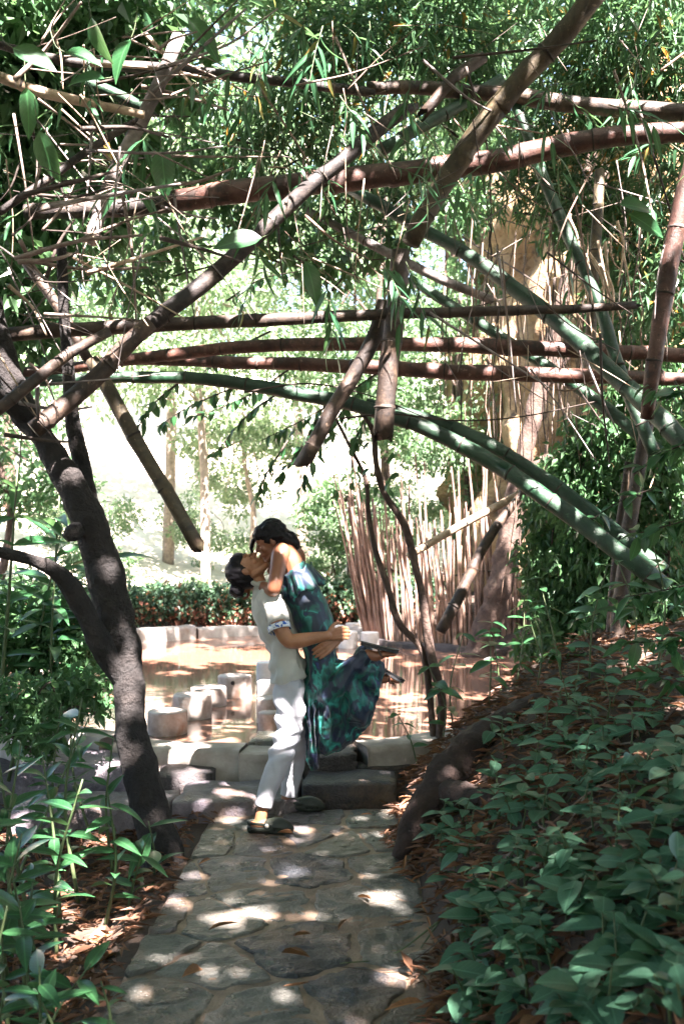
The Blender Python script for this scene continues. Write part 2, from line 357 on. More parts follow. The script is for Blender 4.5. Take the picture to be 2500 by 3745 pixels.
steps = [
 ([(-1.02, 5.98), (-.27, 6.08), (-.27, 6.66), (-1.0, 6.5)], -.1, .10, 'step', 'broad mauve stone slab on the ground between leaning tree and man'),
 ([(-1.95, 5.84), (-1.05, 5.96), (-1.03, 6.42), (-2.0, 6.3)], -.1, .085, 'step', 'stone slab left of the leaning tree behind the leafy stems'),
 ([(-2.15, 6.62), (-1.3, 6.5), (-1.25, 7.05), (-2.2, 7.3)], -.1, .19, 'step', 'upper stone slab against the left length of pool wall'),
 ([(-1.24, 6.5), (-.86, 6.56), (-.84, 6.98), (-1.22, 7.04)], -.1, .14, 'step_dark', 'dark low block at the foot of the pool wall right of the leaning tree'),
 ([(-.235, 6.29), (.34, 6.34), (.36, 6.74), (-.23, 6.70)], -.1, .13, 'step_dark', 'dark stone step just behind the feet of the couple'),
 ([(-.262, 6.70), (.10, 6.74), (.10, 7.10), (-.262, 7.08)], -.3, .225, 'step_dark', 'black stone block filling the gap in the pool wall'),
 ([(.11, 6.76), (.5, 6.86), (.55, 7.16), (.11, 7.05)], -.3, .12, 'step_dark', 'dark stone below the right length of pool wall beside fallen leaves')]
for q, z0, z1, mt, lab in steps:
    props(link('stone_step', slab(q, z0, z1, M[mt], 'stone_step')), lab, 'step')
props(link('rim_slab', slab([(-.66, 7.0), (-.22, 7.0), (.06, 7.28), (-.62, 7.36)], .02, .262, M['slate_a'], 'rim_slab')), 'grey flat capstone on the pool wall beside the thigh of the man', 'capstone')

# path: mortar bed with flagstones
bed = slab([(-.90, 1.5), (.46, 1.5), (.42, 6.26), (-.79, 6.10)], -.25, .001, M['mortar'], 'path', .004, 30, 90)
path = props(link('path', bed), kind='structure')
def clip_half(poly, n, c):   # keep points with n.p <= c
    out = []
    for i in range(len(poly)):
        a, b_ = poly[i], poly[(i + 1) % len(poly)]; da, db = n @ a - c, n @ b_ - c
        if da <= 0: out.append(a)
        if (da < 0) != (db < 0) and abs(da - db) > 1e-9: out.append(a + (b_ - a) * da / (da - db))
    return out
seeds_px = [(620, 3660, 'a'), (500, 3480, 'a'), (760, 3560, 'a'), (930, 3710, 'a'), (1090, 3480, 'b'), (1330, 3640, 'b'), (1500, 3480, 'a'), (1580, 3690, 'a'), (560, 3360, 'p'), (790, 3360, 'a'), (960, 3300, 'a'),
            (1130, 3190, 'b'), (1320, 3300, 'a'), (1480, 3240, 'a'), (640, 3220, 'p'), (850, 3200, 'p'), (760, 3080, 'a'), (960, 3080, 'p'), (1120, 3060, 'p'), (1270, 3090, 'c'), (1400, 3080, 'a'), (1420, 3160, 'a'), (900, 2998, 'a'), (1150, 2985, 'p'), (1380, 2990, 'a')]
seeds = [(np.array(g2(x, y, 0)), k) for x, y, k in seeds_px]
for x, y, k in [(-.5, 3.0, 'a'), (.1, 2.95, 'a'), (-.2, 2.6, 'b'), (.25, 2.5, 'a'), (-.65, 2.4, 'a'), (0, 2.0, 'a')]: seeds.append((np.array((x, y)), k))
lim = [np.array(p) for p in [(-.91, 1.7), (.40, 1.7), (.37, 6.2), (-.77, 6.05)]]
for i, (s, k) in enumerate(seeds):
    poly = list(lim)
    for j, (t, _) in enumerate(seeds):
        if j == i: continue
        n = t - s; L = np.linalg.norm(n); n = n / L
        poly = clip_half(poly, n, n @ ((s + t) / 2) - (.006 + .016 * random.random()))
        if not poly: break
    if len(poly) < 3: continue
    # round and roughen the outline
    c = np.mean(poly, 0); ring = []
    for a, b_ in zip(poly, poly[1:] + poly[:1]):
        m_ = max(1, int(np.linalg.norm(b_ - a) / .03))
        for t in range(m_): ring.append(a + (b_ - a) * t / m_)
    R = np.array(ring)
    for _ in range(1): R = .5 * R + .25 * (np.roll(R, 1, 0) + np.roll(R, -1, 0))
    for q in R:
        v = noise.noise(Vector((q[0] * 9, q[1] * 9, i))) * .03 + noise.noise(Vector((q[0] * 30, q[1] * 30, i))) * .012
        q += (c - q) / (np.linalg.norm(c - q) + 1e-6) * v
    tilt = rng.normal(0, .012, 2); base = .006 + rng.uniform(0, .007); vs = []; rings = 12
    for r in range(rings + 1):
        f = [1.0, .985, .95, .9, .82, .73, .64, .54, .44, .34, .24, .14, .04][r]
        for q in R:
            p = c + (q - c) * f; z = base + tilt @ (p - c)
            lay = noise.noise(Vector((p[0] * 5 + p[1] * 9, p[1] * 26 - p[0] * 12, i * 3.7))) * .009 + noise.noise(Vector((p[0] * 20, p[1] * 20, i))) * .005 + noise.noise(Vector((p[0] * 55, p[1] * 55, i))) * .002
            st = math.floor(noise.noise(Vector((p[0] * 3.5, p[1] * 5.5, i * 1.7))) * 3.2) * .0035
            z += lay + st
            if r == 0: z = -.004
            if r == 1: z -= .005
            vs.append((p[0], p[1], z))
    W = len(R); fs = [(r * W + k_, r * W + (k_ + 1) % W, (r + 1) * W + (k_ + 1) % W, (r + 1) * W + k_) for r in range(rings) for k_ in range(W)]
    fs.append(tuple(rings * W + k_ for k_ in range(W)))
    mb = MB(); mb.add(vs, fs)
    link('flagstone', mb.mesh('flagstone', M['slate_' + k]), path)

# stepping posts in the pool
def post_mesh(r, h, mat):
    mb = MB(); vs = []; seg = 28; prof = [(1.0, -.3), (1.0, 0), (1.01, h * .5), (1.0, h - .018), (.985, h - .005), (.94, h), (.5, h + .004), (.0, h + .003)]
    for a, z in prof[:-1]:
        for k in range(seg):
            th = 2 * math.pi * k / seg; w = 1 + .03 * noise.noise(Vector((math.cos(th) * 1.5, math.sin(th) * 1.5, z * 2 + r * 50)))
            vs.append((math.cos(th) * r * a * w, math.sin(th) * r * a * w, z + (.006 * noise.noise(Vector((math.cos(th) * 3, math.sin(th) * 3, z))) if z > 0 else 0)))
    vs.append((0, 0, h + .003)); K = len(prof) - 1
    fs = [(i * seg + k, i * seg + (k + 1) % seg, (i + 1) * seg + (k + 1) % seg, (i + 1) * seg + k) for i in range(K - 1) for k in range(seg)]
    fs += [((K - 1) * seg + k, (K - 1) * seg + (k + 1) % seg, len(vs) - 1) for k in range(seg)]
    mb.add(vs, fs); me = mb.mesh('stepping_post', mat); 
    return me
posts = [(612, 2680, 72, 82, 'post', 'round concrete stepping post nearest the leaning tree, largest and lowest in the picture'),
 (704, 2622, 71, 84, 'post', 'second round stepping post out from the leaning tree, light patch on its side'),
 (762, 2578, 66, 66, 'post', 'third round stepping post out from the leaning tree, partly hidden by its neighbours'),
 (858, 2545, 61, 76, 'post', 'tall stepping post ending the left row, with dark hole and rust streak'),
 (985, 2672, 40, 68, 'post', 'stepping post half hidden by the trouser leg of the man, near the wall'),
 (990, 2640, 52, 90, 'post', 'stepping post behind the hip of the man, second from the wall'),
 (985, 2560, 45, 70, 'post_white', 'sunlit pale stepping post just left of the waist of the man'),
 (975, 2500, 38, 80, 'post_white', 'pale tall stepping post left of the shirt hem of the man'),
 (1352, 2372, 33, 60, 'post_white', 'white stepping post right beside the foot of the stick fence'),
 (1272, 2368, 34, 60, 'post_white', 'white stepping post left of the fence and right of the clasped hands'),
 (1290, 2325, 27, 46, 'post_white', 'far white stepping post in the second row by the fence, middle one'),
 (1334, 2322, 25, 52, 'post_white', 'far white stepping post tucked against the edge of the fence'),
 (1232, 2325, 25, 38, 'post_white', 'far white stepping post peeping out beside the woman')]
hole = M['bark_dark']
for px, py, rp, hp, mt, lab in posts:
    g = G(px, py, 0); s = g.y / FPX
    o = link('stepping_post', post_mesh(rp * s, hp * s, M[mt])); o.location = g; o.rotation_euler.z = random.random() * 6
    props(o, lab, 'stepping post', 'round stepping posts standing in the pool')
    if 'dark hole' in lab:
        o.rotation_euler.z = 0
        mb = MB(); tube(mb, [(-.0, -rp * s * 1.04, hp * s * .74), (0, -rp * s * .9, hp * s * .74)], [.022, .022], 10); link('hole', mb.mesh('hole', hole), o)

# rock face at the right back
RX = np.linspace(0, 1, 70); RZ = np.linspace(-.6, 8.5, 60)
base = spline([(1.9, 19.5), (2.5, 17.4), (3.1, 15.6), (4.2, 13.6), (6.0, 12.2), (9.5, 11.0)], 14)
bt = np.linspace(0, len(base) - 1, 90); vs = []
for z in RZ:
    for t in bt:
        i = min(int(t), len(base) - 2); p = base[i] + (base[i + 1] - base[i]) * (t - i)
        q = Vector((p[0], p[1], z))
        k = noise.fractal(q * .55, 1.0, 2.0, 5) * .7 + noise.noise(q * 2.3) * .16 + abs(noise.noise(q * 5)) * .08
        lean = -.05 * z
        vs.append((p[0] + k * .8 - lean, p[1] + k * .5 , z))
W = len(bt); F = [(j * W + i, j * W + i + 1, (j + 1) * W + i + 1, (j + 1) * W + i) for j in range(len(RZ) - 1) for i in range(W - 1)]
props(link('cliff', mesh_np('cliff', vs, F, M['rock'])), kind='structure')
# ------------------------------------------------------------------ vegetation helpers
def unit(a): return a / (np.linalg.norm(a, axis=-1, keepdims=True) + 1e-9)
def leaf_mass(name, C, A, L, Wd, mat, fold=.18, up=None, rnd=None):
    """many small folded leaves in one mesh: base points C, axes A (unit), lengths L, widths Wd"""
    n = len(C); up = rng.normal(0, .6, (n, 3)) + np.array([0, 0, 1.0]) if up is None else up
    S = unit(np.cross(A, up)); N = np.cross(S, A); L = L[:, None]; Wd = Wd[:, None]
    v = np.stack([C, C + A * L * .42 + S * Wd * .5 + N * Wd * fold, C + A * L - N * L * .10, C + A * L * .42 - S * Wd * .5 + N * Wd * fold], 1)
    i = np.arange(n)[:, None] * 4
    f = np.concatenate([i + np.array([[0, 1, 2]]), i + np.array([[0, 2, 3]])], 0)
    rnd = rng.random(n) if rnd is None else rnd
    return mesh_np(name, v.reshape(-1, 3), f, mat, np.repeat(rnd, 4), False)
def clumps(centers, radii, per, squash=.75):
    C = []; O = []
    for c, r, n in zip(centers, radii, per):
        o = unit(rng.normal(0, 1, (n, 3))) * (rng.random((n, 1)) ** .45)
        o[:, 2] *= squash; C.append(np.asarray(c) + o * r); O.append(o)
    return np.concatenate(C), np.concatenate(O)
def tree(name, base, height, crown_r, crown_c, leaf_l, nleaf, mat, label, cat='tree', group=None, trunk_r=.12, nclump=26, bark='bark_brown', lean=(0, 0), squash=1.0, limbs=9):
    root = empty(name, base); props(root, label, cat, group)
    base = np.array(base, float); top = base + np.array([lean[0], lean[1], height])
    w = rng.normal(0, .12, 2)
    tr = spline([tuple(base - np.array([0, 0, .3])), tuple(base * .66 + top * .34 + np.array([w[0], w[1], 0])), tuple(base * .33 + top * .67 - np.array([w[1], w[0], 0])), tuple(top)], 6)
    mb = MB(); tube(mb, tr, np.linspace(trunk_r, trunk_r * .35, len(tr)), 9, .18, 4); child_at(link('trunk', mb.mesh('trunk', M[bark])), root)
    cc = base + np.array(crown_c); R = np.array(crown_r)
    pts = unit(rng.normal(0, 1, (nclump, 3))) * (.35 + .65 * rng.random((nclump, 1)) ** .5) * R + cc
    for k in range(limbs):
        q = pts[k]; s = tr[int(len(tr) * rng.uniform(.35, .95))]
        lp = spline([tuple(s), tuple(s * .5 + q * .5 + rng.normal(0, .2, 3)), tuple(q)], 5)
        mb = MB(); tube(mb, lp, np.linspace(trunk_r * .38, trunk_r * .07, len(lp)), 6, .12, 6); child_at(link('limb', mb.mesh('limb', M[bark])), root)
    rr = rng.uniform(.6, 1.25, nclump) * (R.mean() * .36)
    wgt = rr ** 2 / (rr ** 2).sum(); per = np.maximum(8, (wgt * nleaf).astype(int))
    C, O = clumps(pts, rr, per, .7 * squash)
    A = unit(O * .6 + rng.normal(0, .55, C.shape) + np.array([0, 0, -.35]))
    L = leaf_l * rng.uniform(.65, 1.3, len(C))
    child_at(link('crown', leaf_mass('crown', C, A, L, L * rng.uniform(.38, .55, len(C)), M[mat])), root)
    return root

# ------------------------------------------------------------------ shade trees overhead and behind the viewpoint (they cast the dappled shade)
SD_ = np.array(sun_dir)
HOLES = []    # gaps cut into the unseen leaf cover to aim sun spots: (point on the sunbeam, radius)
for px, py, d, r in [(1000, 2245, 5.7, .05), (1045, 2650, 5.72, .07), (950, 2955, 5.68, .07), (1060, 2800, 6.05, .03), (1050, 2008, 5.75, .045), (1112, 2110, 5.76, .07), (1050, 1950, 5.9, .04),
                     (1255, 2410, 5.85, .03), (1140, 2680, 5.85, .04), (850, 2990, 5.95, .10), (1100, 3030, 5.75, .06), (900, 3330, 4.5, .13), (820, 3380, 4.4, .09), (640, 3300, 4.6, .08), (300, 3390, 4.3, .2), (400, 3400, 4.4, .2), (350, 3320, 4.4, .12), (480, 2600, 5.45, .07), (390, 2080, 5.5, .05), (505, 2400, 5.4, .09), (210, 1600, 5.5, .06), (150, 2060, 5.3, .07),
                     (690, 2770, 6.9, .16), (830, 2890, 6.2, .12), (700, 2840, 6.5, .09), (1330, 2720, 7.1, .09), (1390, 2690, 7.2, .1), (60, 2900, 5.6, .12), (2350, 2900, 4.6, .06), (2250, 3000, 4.4, .05), (1500, 2870, 6.0, .12), (1700, 2950, 5.2, .05)]:
    HOLES.append((np.array(P(px, py, d)), r * .5))
for vx, vy, d, r in [(1180, 665, 6.85, .16), (1240, 715, 6.75, .14), (1300, 770, 6.6, .12), (1340, 800, 6.5, .1), (1520, 965, 6.1, .1), (1140, 625, 6.9, .1), (1100, 600, 7, .08), (1200, 355, 6.3, .1), (1260, 345, 6.3, .1), (1420, 245, 6.7, .12), (1460, 250, 6.7, .1), (1000, 1000, 6.9, .12), (1060, 1010, 6.9, .1), (1110, 1040, 6.9, .08), (1330, 1165, 6.6, .05), (620, 735, 6.1, .12), (780, 725, 6.1, .08), (700, 725, 6.1, .07), (1070, 793, 6.9, .12), (980, 790, 6.9, .08), (890, 870, 6.1, .12), (885, 800, 6.1, .06), (270, 370, 5.5, .09), (300, 330, 5.5, .07), (240, 440, 5.5, .06), (60, 230, 5.2, .14), (140, 235, 5.2, .1), (90, 700, 5.5, .1), (40, 560, 5.3, .12), (180, 880, 5.3, .08), (100, 960, 5.3, .07), (450, 1235, 5.8, .05), (1440, 470, 5.2, .12), (1540, 500, 5.6, .1), (1370, 590, 7.3, .25), (1185, 1200, 13.9, .3), (1228, 960, 13.9, .3), (1215, 1030, 13.9, .2), (1000, 1230, 8.6, .3), (1080, 1190, 8.7, .2), (1500, 1700, 5, .05), (830, 150, 6, .1), (1140, 60, 6, .12), (420, 480, 5.5, .07)]:
    HOLES.append((np.array(V(vx, vy, d)), r * .55))
hr = np.random.default_rng(11)
for _ in range(110): HOLES.append((np.array([hr.uniform(-4, 4.5), hr.uniform(2.5, 13), hr.uniform(0, 3.5)]), hr.choice([.01, .02, .03, .04, .06])))
for _ in range(110): HOLES.append((np.array([hr.uniform(-4, 2.2), hr.uniform(8, 16.5), 0]), hr.choice([.05, .08, .12, .2])))
for _ in range(210): HOLES.append((np.array([hr.uniform(-3, 3.2), hr.uniform(4.8, 8), hr.uniform(2.4, 5.2)]), hr.choice([.02, .03, .05, .08])))
for _ in range(45): HOLES.append((np.array([hr.uniform(-4, 1.6), hr.uniform(16.6, 17.6), hr.uniform(.3, .9)]), hr.choice([.04, .08, .12])))
def canopy(name, base, trunk_to, boxes, label, leaf_l=.2, dens=300, mat='leaf_dk'):
    root = empty(name, base); props(root, label, 'tree', 'shade trees around the path')
    mb = MB(); tr = spline([tuple(base), tuple((np.array(base) * .5 + np.array(trunk_to) * .5) + np.array([.3, .1, 0])), tuple(trunk_to)], 8)
    tube(mb, tr, np.linspace(.24, .1, len(tr)), 10, .2, 3); child_at(link('trunk', mb.mesh('trunk', M['bark_dark'])), root)
    Cs = []
    for (x0, x1, y0, y1, z0, z1) in boxes:
        n = int((x1 - x0) * (y1 - y0) * dens)
        c = np.stack([rng.uniform(x0, x1, n), rng.uniform(y0, y1, n), rng.uniform(z0, z1, n)], 1)
        c[:, 2] += .25 * np.sin(c[:, 0] * 1.7) * np.sin(c[:, 1] * 1.3); Cs.append(c)
        for k in range(5):
            lp = spline([trunk_to, tuple((np.array(trunk_to) + c[k]) / 2 + np.array([0, 0, .3])), tuple(c[k])], 5)
            mb = MB(); tube(mb, lp, np.linspace(.08, .015, len(lp)), 6); child_at(link('limb', mb.mesh('limb', M['bark_dark'])), root)
    C = np.concatenate(Cs); A = unit(rng.normal(0, .7, C.shape) + np.array([0, 0, -.2])); L = leaf_l * rng.uniform(.7, 1.3, len(C))
    keep = np.ones(len(C), bool); mid = C + A * L[:, None] * .45
    for h_, r in HOLES:
        w = mid - h_; keep &= (np.linalg.norm(w - (w @ SD_)[:, None] * SD_, axis=1) > r + .05)
    C, A, L = C[keep], A[keep], L[keep]
    child_at(link('crown', leaf_mass('crown', C, A, L, L * .5, M[mat])), root)
canopy('shade_tree', (-4.2, 1.2, -.1), (-2.6, 1.6, 6.0), [(-7.0, -.4, -3.5, 6.3, 6.0, 7.3), (-2.6, -.2, 6.3, 8.6, 6.9, 7.8)], 'tall shade tree left of the viewpoint whose crown hangs over the path', dens=CANOPY_D)
canopy('shade_tree', (3.6, .2, .8), (2.6, 1.2, 6.2), [(-.4, 7.0, -3.5, 6.3, 6.0, 7.3), (-.2, 2.2, 6.3, 8.6, 6.9, 7.8)], 'tall shade tree right of the viewpoint whose crown hangs over the bank', dens=CANOPY_D)
canopy('shade_tree', (5.2, 8.0, 1.6), (4.6, 7.6, 7.8), [(2.2, 8.5, 6.2, 10.5, 7.2, 8.4)], 'tall shade tree on the bank beside the cliff with a high crown', dens=CANOPY_D * .8)
canopy('shade_tree', (-6.4, 7.6, .6), (-5.2, 7.2, 7.4), [(-8.5, -2.6, 6.2, 9.5, 6.6, 7.8)], 'tall shade tree left of the pool with a high spreading crown', dens=CANOPY_D * .6)
canopy('shade_tree', (-7.0, 13.5, .8), (-3.8, 12.6, 8.6), [(-5.0, 2.8, 9.6, 13.6, 8.25, 9.1)], 'tall tree whose high crown spreads over the far end of the pool', dens=CANOPY_D * .62)
for i, (x, y) in enumerate([(-5, -5), (-1.6, -6.5), (2, -6), (5.5, -4.5), (-7.5, -1.5), (8, -1), (8.5, 3), (-8.5, 3.2)]):
    tree('wood_tree', (x, y, ground1(x, y)), 8, (2.6, 2.2, 3.4), (0, 0, 4.2), .42, 2600, 'leaf_dk', 'dense tree of the surrounding wood standing behind the viewpoint', 'tree', 'trees of the wood behind the viewpoint', .16, 30, limbs=5)

# ------------------------------------------------------------------ trees beyond the pool
bgt = [  # x, y, height, crown radii, crown centre height, leaf, n, mat
 (-7.5, 19.5, 9, (3.4, 2.6, 3.6), 6.0, .20, 9000, 'leaf_bg', 'broad green tree beyond the pool behind the leaning trunk'),
 (-4.2, 24, 12, (3.2, 2.6, 4.6), 8.4, .20, 11000, 'leaf_bg2', 'tall pale green tree beyond the white clearing, left of centre'),
 (-1.0, 26, 13, (3.4, 2.8, 4.8), 9.0, .20, 12000, 'leaf_bg2', 'tall pale green tree in the middle far beyond the couple'),
 (2.6, 24, 12, (3.0, 2.6, 4.8), 8.0, .20, 11000, 'leaf_bg', 'tall green tree rising behind the stick fence'),
 (-2.8, 20.5, 8, (2.6, 1.8, 2.2), 5.6, .17, 8000, 'leaf_bg2', 'slender tree with drooping pale foliage over the clearing'),
 (.9, 20.5, 8, (2.3, 1.8, 2.6), 5.2, .17, 8000, 'leaf_bg', 'slender tree beyond the pool just left of the stick fence'),
 (.2, 19.2, 3.2, (1.0, .8, 1.0), 1.9, .12, 5000, 'leaf_bg', 'small leafy tree right behind the head of the woman'),
 (2.2, 18.6, 5.5, (1.8, 1.4, 2.0), 3.4, .14, 7000, 'leaf_bg', 'bushy tree directly behind the stick fence'),
 (5.2, 19, 12, (3.4, 2.6, 4.0), 9.2, .20, 9000, 'leaf_dk', 'dark tall tree growing above the cliff'),
 (-9, 27, 15, (4.2, 3, 5.6), 10, .24, 10000, 'leaf_bg', 'huge tree far left on the slope beyond the pool'),
 (7.5, 27, 15, (4.2, 3, 5.2), 11, .24, 8000, 'leaf_bg', 'huge tree far right beyond the cliff'),
 (-4.5, 32, 17, (4.6, 3.2, 6.2), 12, .26, 10000, 'leaf_bg2', 'very tall far tree on the slope left of centre'),
 (2.0, 33, 17, (4.8, 3.2, 6.2), 12, .26, 10000, 'leaf_bg', 'very tall far tree on the slope right of centre'),
 (-2.2, 22.5, 4.2, (1.6, 1.2, 1.3), 2.8, .14, 4500, 'leaf_bg2', 'low pale bush-like tree at the back of the white clearing'),
 (-6.2, 17.8, 4.4, (1.6, 1.3, 1.7), 2.6, .16, 5000, 'leaf_dk', 'dark leafy small tree left of the pool behind the hedge'),
]
for x, y, h, cr, ch, ll, n, mt, lab in bgt:
    z = ground1(x, y)
    tree('far_tree', (x, y, z), h, cr, (0, 0, ch), ll, n, mt, lab, 'tree', 'trees beyond the pool', trunk_r=.05 + h * .008, nclump=34, bark='bark_pale' if mt == 'leaf_bg2' else 'bark_brown', limbs=8)

# hedge along the far kerb: leafy band, reddish lower half
def hedge(pts, hgt, n, label, depth=.55):
    P_ = spline(pts, 20); root = empty('hedge', (P_[0][0], P_[0][1], .2)); props(root, label, 'hedge', 'hedges round the far side of the pool')
    t = rng.random(n) * (len(P_) - 1); i = np.minimum(t.astype(int), len(P_) - 2); q = P_[i] + (P_[i + 1] - P_[i]) * (t - i)[:, None]
    zt = hgt * (1 + .12 * np.sin(t * 1.7) + .08 * np.sin(t * 4.1)); u = rng.random(n)
    z = .15 + zt * u; T = unit(np.gradient(P_, axis=0))[i]; Nn = np.stack([T[:, 1], -T[:, 0]], 1)
    out = rng.uniform(-1, 1, n); q = q + Nn * (out * depth * (.55 + .45 * np.sin(np.pi * np.clip(u, .1, 1))) * .6)[:, None]
    C = np.stack([q[:, 0], q[:, 1], z], 1); A = unit(rng.normal(0, .6, C.shape) + np.array([0, -.5, -.4])); L = rng.uniform(.06, .13, n)
    red = rng.random(n) < (.75 - 1.0 * u)
    for mt, msk, nm in (('leaf_hedge', ~red, 'foliage'), ('leaf_red', red, 'dry_foliage')):
        child_at(link(nm, leaf_mass(nm, C[msk], A[msk], L[msk], L[msk] * .62, M[mt])), root)
    mb = MB(); K = []
    for p in P_[::4]: K.append(p)
    vs = []
    for p in P_: vs += [(p[0] - .16, p[1] + .16, -.1), (p[0] - .16, p[1] + .16, hgt * .8), (p[0] + .16, p[1] - .16, hgt * .8), (p[0] + .16, p[1] - .16, -.1)]
    fs = [(4 * a + k, 4 * a + (k + 1) % 4, 4 * a + 4 + (k + 1) % 4, 4 * a + 4 + k) for a in range(len(P_) - 1) for k in range(4)]
    mb.add(vs, fs); child_at(link('branch_core', mb.mesh('branch_core', M['twig_dk'], False)), root)
hedge([(-3.9, 16.4), (-2.9, 17.0), (-1.9, 17.4), (-.9, 17.55)], .66, 15000, 'clipped hedge with red lower leaves behind the far pool kerb')
hedge([(-.8, 17.6), (.1, 17.6), (1.0, 17.3), (1.6, 16.9)], .74, 11000, 'dark glossy hedge between the woman and the stick fence')
hedge([(-5.6, 11.2), (-5.5, 12.8), (-5.0, 14.4), (-4.1, 16.0)], .8, 16000, 'tangled hedge above the left kerb of the pool')

# ------------------------------------------------------------------ the leaning tree at the left
def skinned(name, pts, mat, parent, seg=14, rough=.16, freq=5, sub=7, seed=0):
    """pts: (px, py, radius px, distance)"""
    S = spline([(P(a, b_, d).x, P(a, b_, d).y, P(a, b_, d).z, r / FPX * d) for a, b_, r, d in pts], sub)
    mb = MB(); tube(mb, S[:, :3], S[:, 3], seg, rough, freq, True, seed)
    return child_at(link(name, mb.mesh(name, M[mat])), parent)
lt = empty('leaning_tree', P(590, 3140, 5.35)); props(lt, 'dark leaning tree with rough bark rising left of the path', 'tree')
skinned('trunk', [(598, 3190, 92, 5.3), (590, 3120, 80, 5.32), (545, 2950, 70, 5.38), (495, 2740, 64, 5.45), (478, 2600, 56, 5.5), (470, 2480, 58, 5.52), (432, 2330, 72, 5.55), (400, 2180, 70, 5.58), (362, 2020, 66, 5.6), (330, 1920, 64, 5.6), (270, 1790, 55, 5.62), (205, 1680, 50, 5.64), (150, 1590, 46, 5.66), (90, 1500, 52, 5.7), (40, 1380, 46, 5.72), (0, 1240, 40, 5.75), (-30, 1100, 36, 5.8)], 'bark_dark', lt, 18, .2, 7, 8)
skinned('limb', [(385, 2090, 40, 5.66), (335, 1880, 38, 5.72), (300, 1700, 31, 5.78), (270, 1560, 29, 5.8), (255, 1400, 24, 5.8), (235, 1150, 20, 5.8), (225, 900, 18, 5.8)], 'bark_dark', lt, 12, .15, 7)
skinned('limb', [(455, 2480, 48, 5.52), (380, 2370, 46, 5.45), (310, 2240, 40, 5.4), (255, 2140, 36, 5.36), (190, 2080, 28, 5.3), (90, 2040, 22, 5.25), (-40, 2010, 18, 5.2)], 'bark_dark', lt, 12, .18, 7)
skinned('limb', [(120, 1540, 34, 5.66), (60, 1490, 36, 5.6), (-20, 1440, 30, 5.5)], 'bark_dark', lt, 10, .2, 7)
skinned('burl', [(300, 1935, 26, 5.5), (265, 1950, 34, 5.47), (240, 1970, 22, 5.45)], 'bark_dark', lt, 10, .35, 9)

# tree with rough trunk before the stick fence, root ridge, slender shrub tree
rt = empty('rough_tree', V(1095, 1495, 14.1)); props(rt, 'rough brown leaning tree trunk with sunlit strip in front of the stick fence', 'tree')
def vs_(pts): return [(a * KV, b_ * KV, r * KV, d) for a, b_, r, d in pts]
skinned('trunk', vs_([(1090, 1515, 36, 14.1), (1108, 1460, 31, 14.1), (1140, 1360, 30, 14.1), (1165, 1250, 29, 14.1), (1180, 1150, 26, 14.1), (1205, 1030, 22, 14.1), (1230, 920, 20, 14.1), (1262, 800, 18, 14.1), (1295, 660, 16, 14.1), (1330, 500, 14, 14.1), (1360, 330, 12, 14.1)]), 'bark_brown', rt, 14, .3, 6, 8, 3)
skinned('limb', vs_([(1180, 1130, 14, 14.1), (1240, 1060, 13, 14.0), (1330, 1040, 12, 13.8), (1420, 1000, 10, 13.6), (1500, 930, 9, 13.4)]), 'bark_brown', rt, 9, .2, 6)
skinned('limb', vs_([(1235, 900, 12, 14.1), (1330, 760, 11, 14.0), (1375, 560, 11, 13.9), (1385, 380, 10, 13.9)]), 'bark_brown', rt, 9, .2, 6)
rg = empty('tree_root', P(1560, 3000, 5.3)); props(rg, 'thick dark gnarled root running diagonally down the leafy bank to the path', 'root')
skinned('root', [(1450, 3140, 22, 5.2), (1510, 3030, 46, 5.25), (1590, 2900, 64, 5.35), (1690, 2780, 70, 5.5), (1810, 2680, 66, 5.7), (1960, 2600, 58, 5.95), (2150, 2540, 50, 6.3), (2350, 2500, 46, 6.6)], 'root', rg, 16, .35, 7, 8)
skinned('root', [(1640, 2900, 50, 5.25), (1750, 2920, 40, 5.0), (1880, 2990, 30, 4.8), (2000, 3080, 20, 4.6)], 'root', rg, 10, .35, 7, 8)

# ------------------------------------------------------------------ bamboo poles
def cane_mesh(S, mat, name, seg, broken, inter):
    """S (N,4) dense path with radius; returns cane mesh and node ring list"""
    d = np.r_[0, np.cumsum(np.linalg.norm(np.diff(S[:, :3], axis=0), axis=1))]; L = d[-1]
    ss = []; nodes = []; s = rng.uniform(.05, inter * .7)
    ss.append(0)
    while s < L:
        ss += [s - .022, s - .009, s, s + .009, s + .022]; nodes.append(s)
        s2 = s + inter * rng.uniform(.85, 1.15); ss += [s + (s2 - s) * .33, s + (s2 - s) * .66]; s = s2
    ss.append(L); ss = np.array(sorted(x for x in ss if 0 <= x <= L))
    Q = np.stack([np.interp(ss, d, S[:, k]) for k in range(4)], 1)
    nb = np.zeros(len(ss))
    for n_ in nodes: nb += .05 * np.exp(-((ss - n_) / .008) ** 2)
    mb = MB(); Q[:, :3] += np.stack([np.convolve(rng.normal(0, .006, len(ss)), np.ones(5) / 5, 'same') for _ in range(3)], 1); tube(mb, Q[:, :3], Q[:, 3] * (1 + nb), seg, .09, 7)
    if broken:
        T = Q[-1, :3] - Q[-2, :3]; T = T / np.linalg.norm(T)
        for k in range(seg):
            v = np.array(mb.v[(len(Q) - 1) * seg + k]) + T * rng.uniform(-.05, .10); mb.v[(len(Q) - 1) * seg + k] = tuple(v)
    rings = []
    for n_ in nodes:
        c = np.array([np.interp(n_, d, S[:, k]) for k in range(4)]); c2 = np.array([np.interp(min(n_ + .006, L), d, S[:, k]) for k in range(3)]); c1 = np.array([np.interp(max(n_ - .006, 0), d, S[:, k]) for k in range(3)])
        r2 = MB(); tube(r2, [c1, c[:3], c2], [c[3] * 1.04, c[3] * 1.09, c[3] * 1.04], seg, .04, 9); rings.append(r2)
    return mb, rings
M['node'] = surf('bamboo_node', [(.3, (.012, .009, .007)), (.7, (.05, .038, .03))], 20, .8, .3)
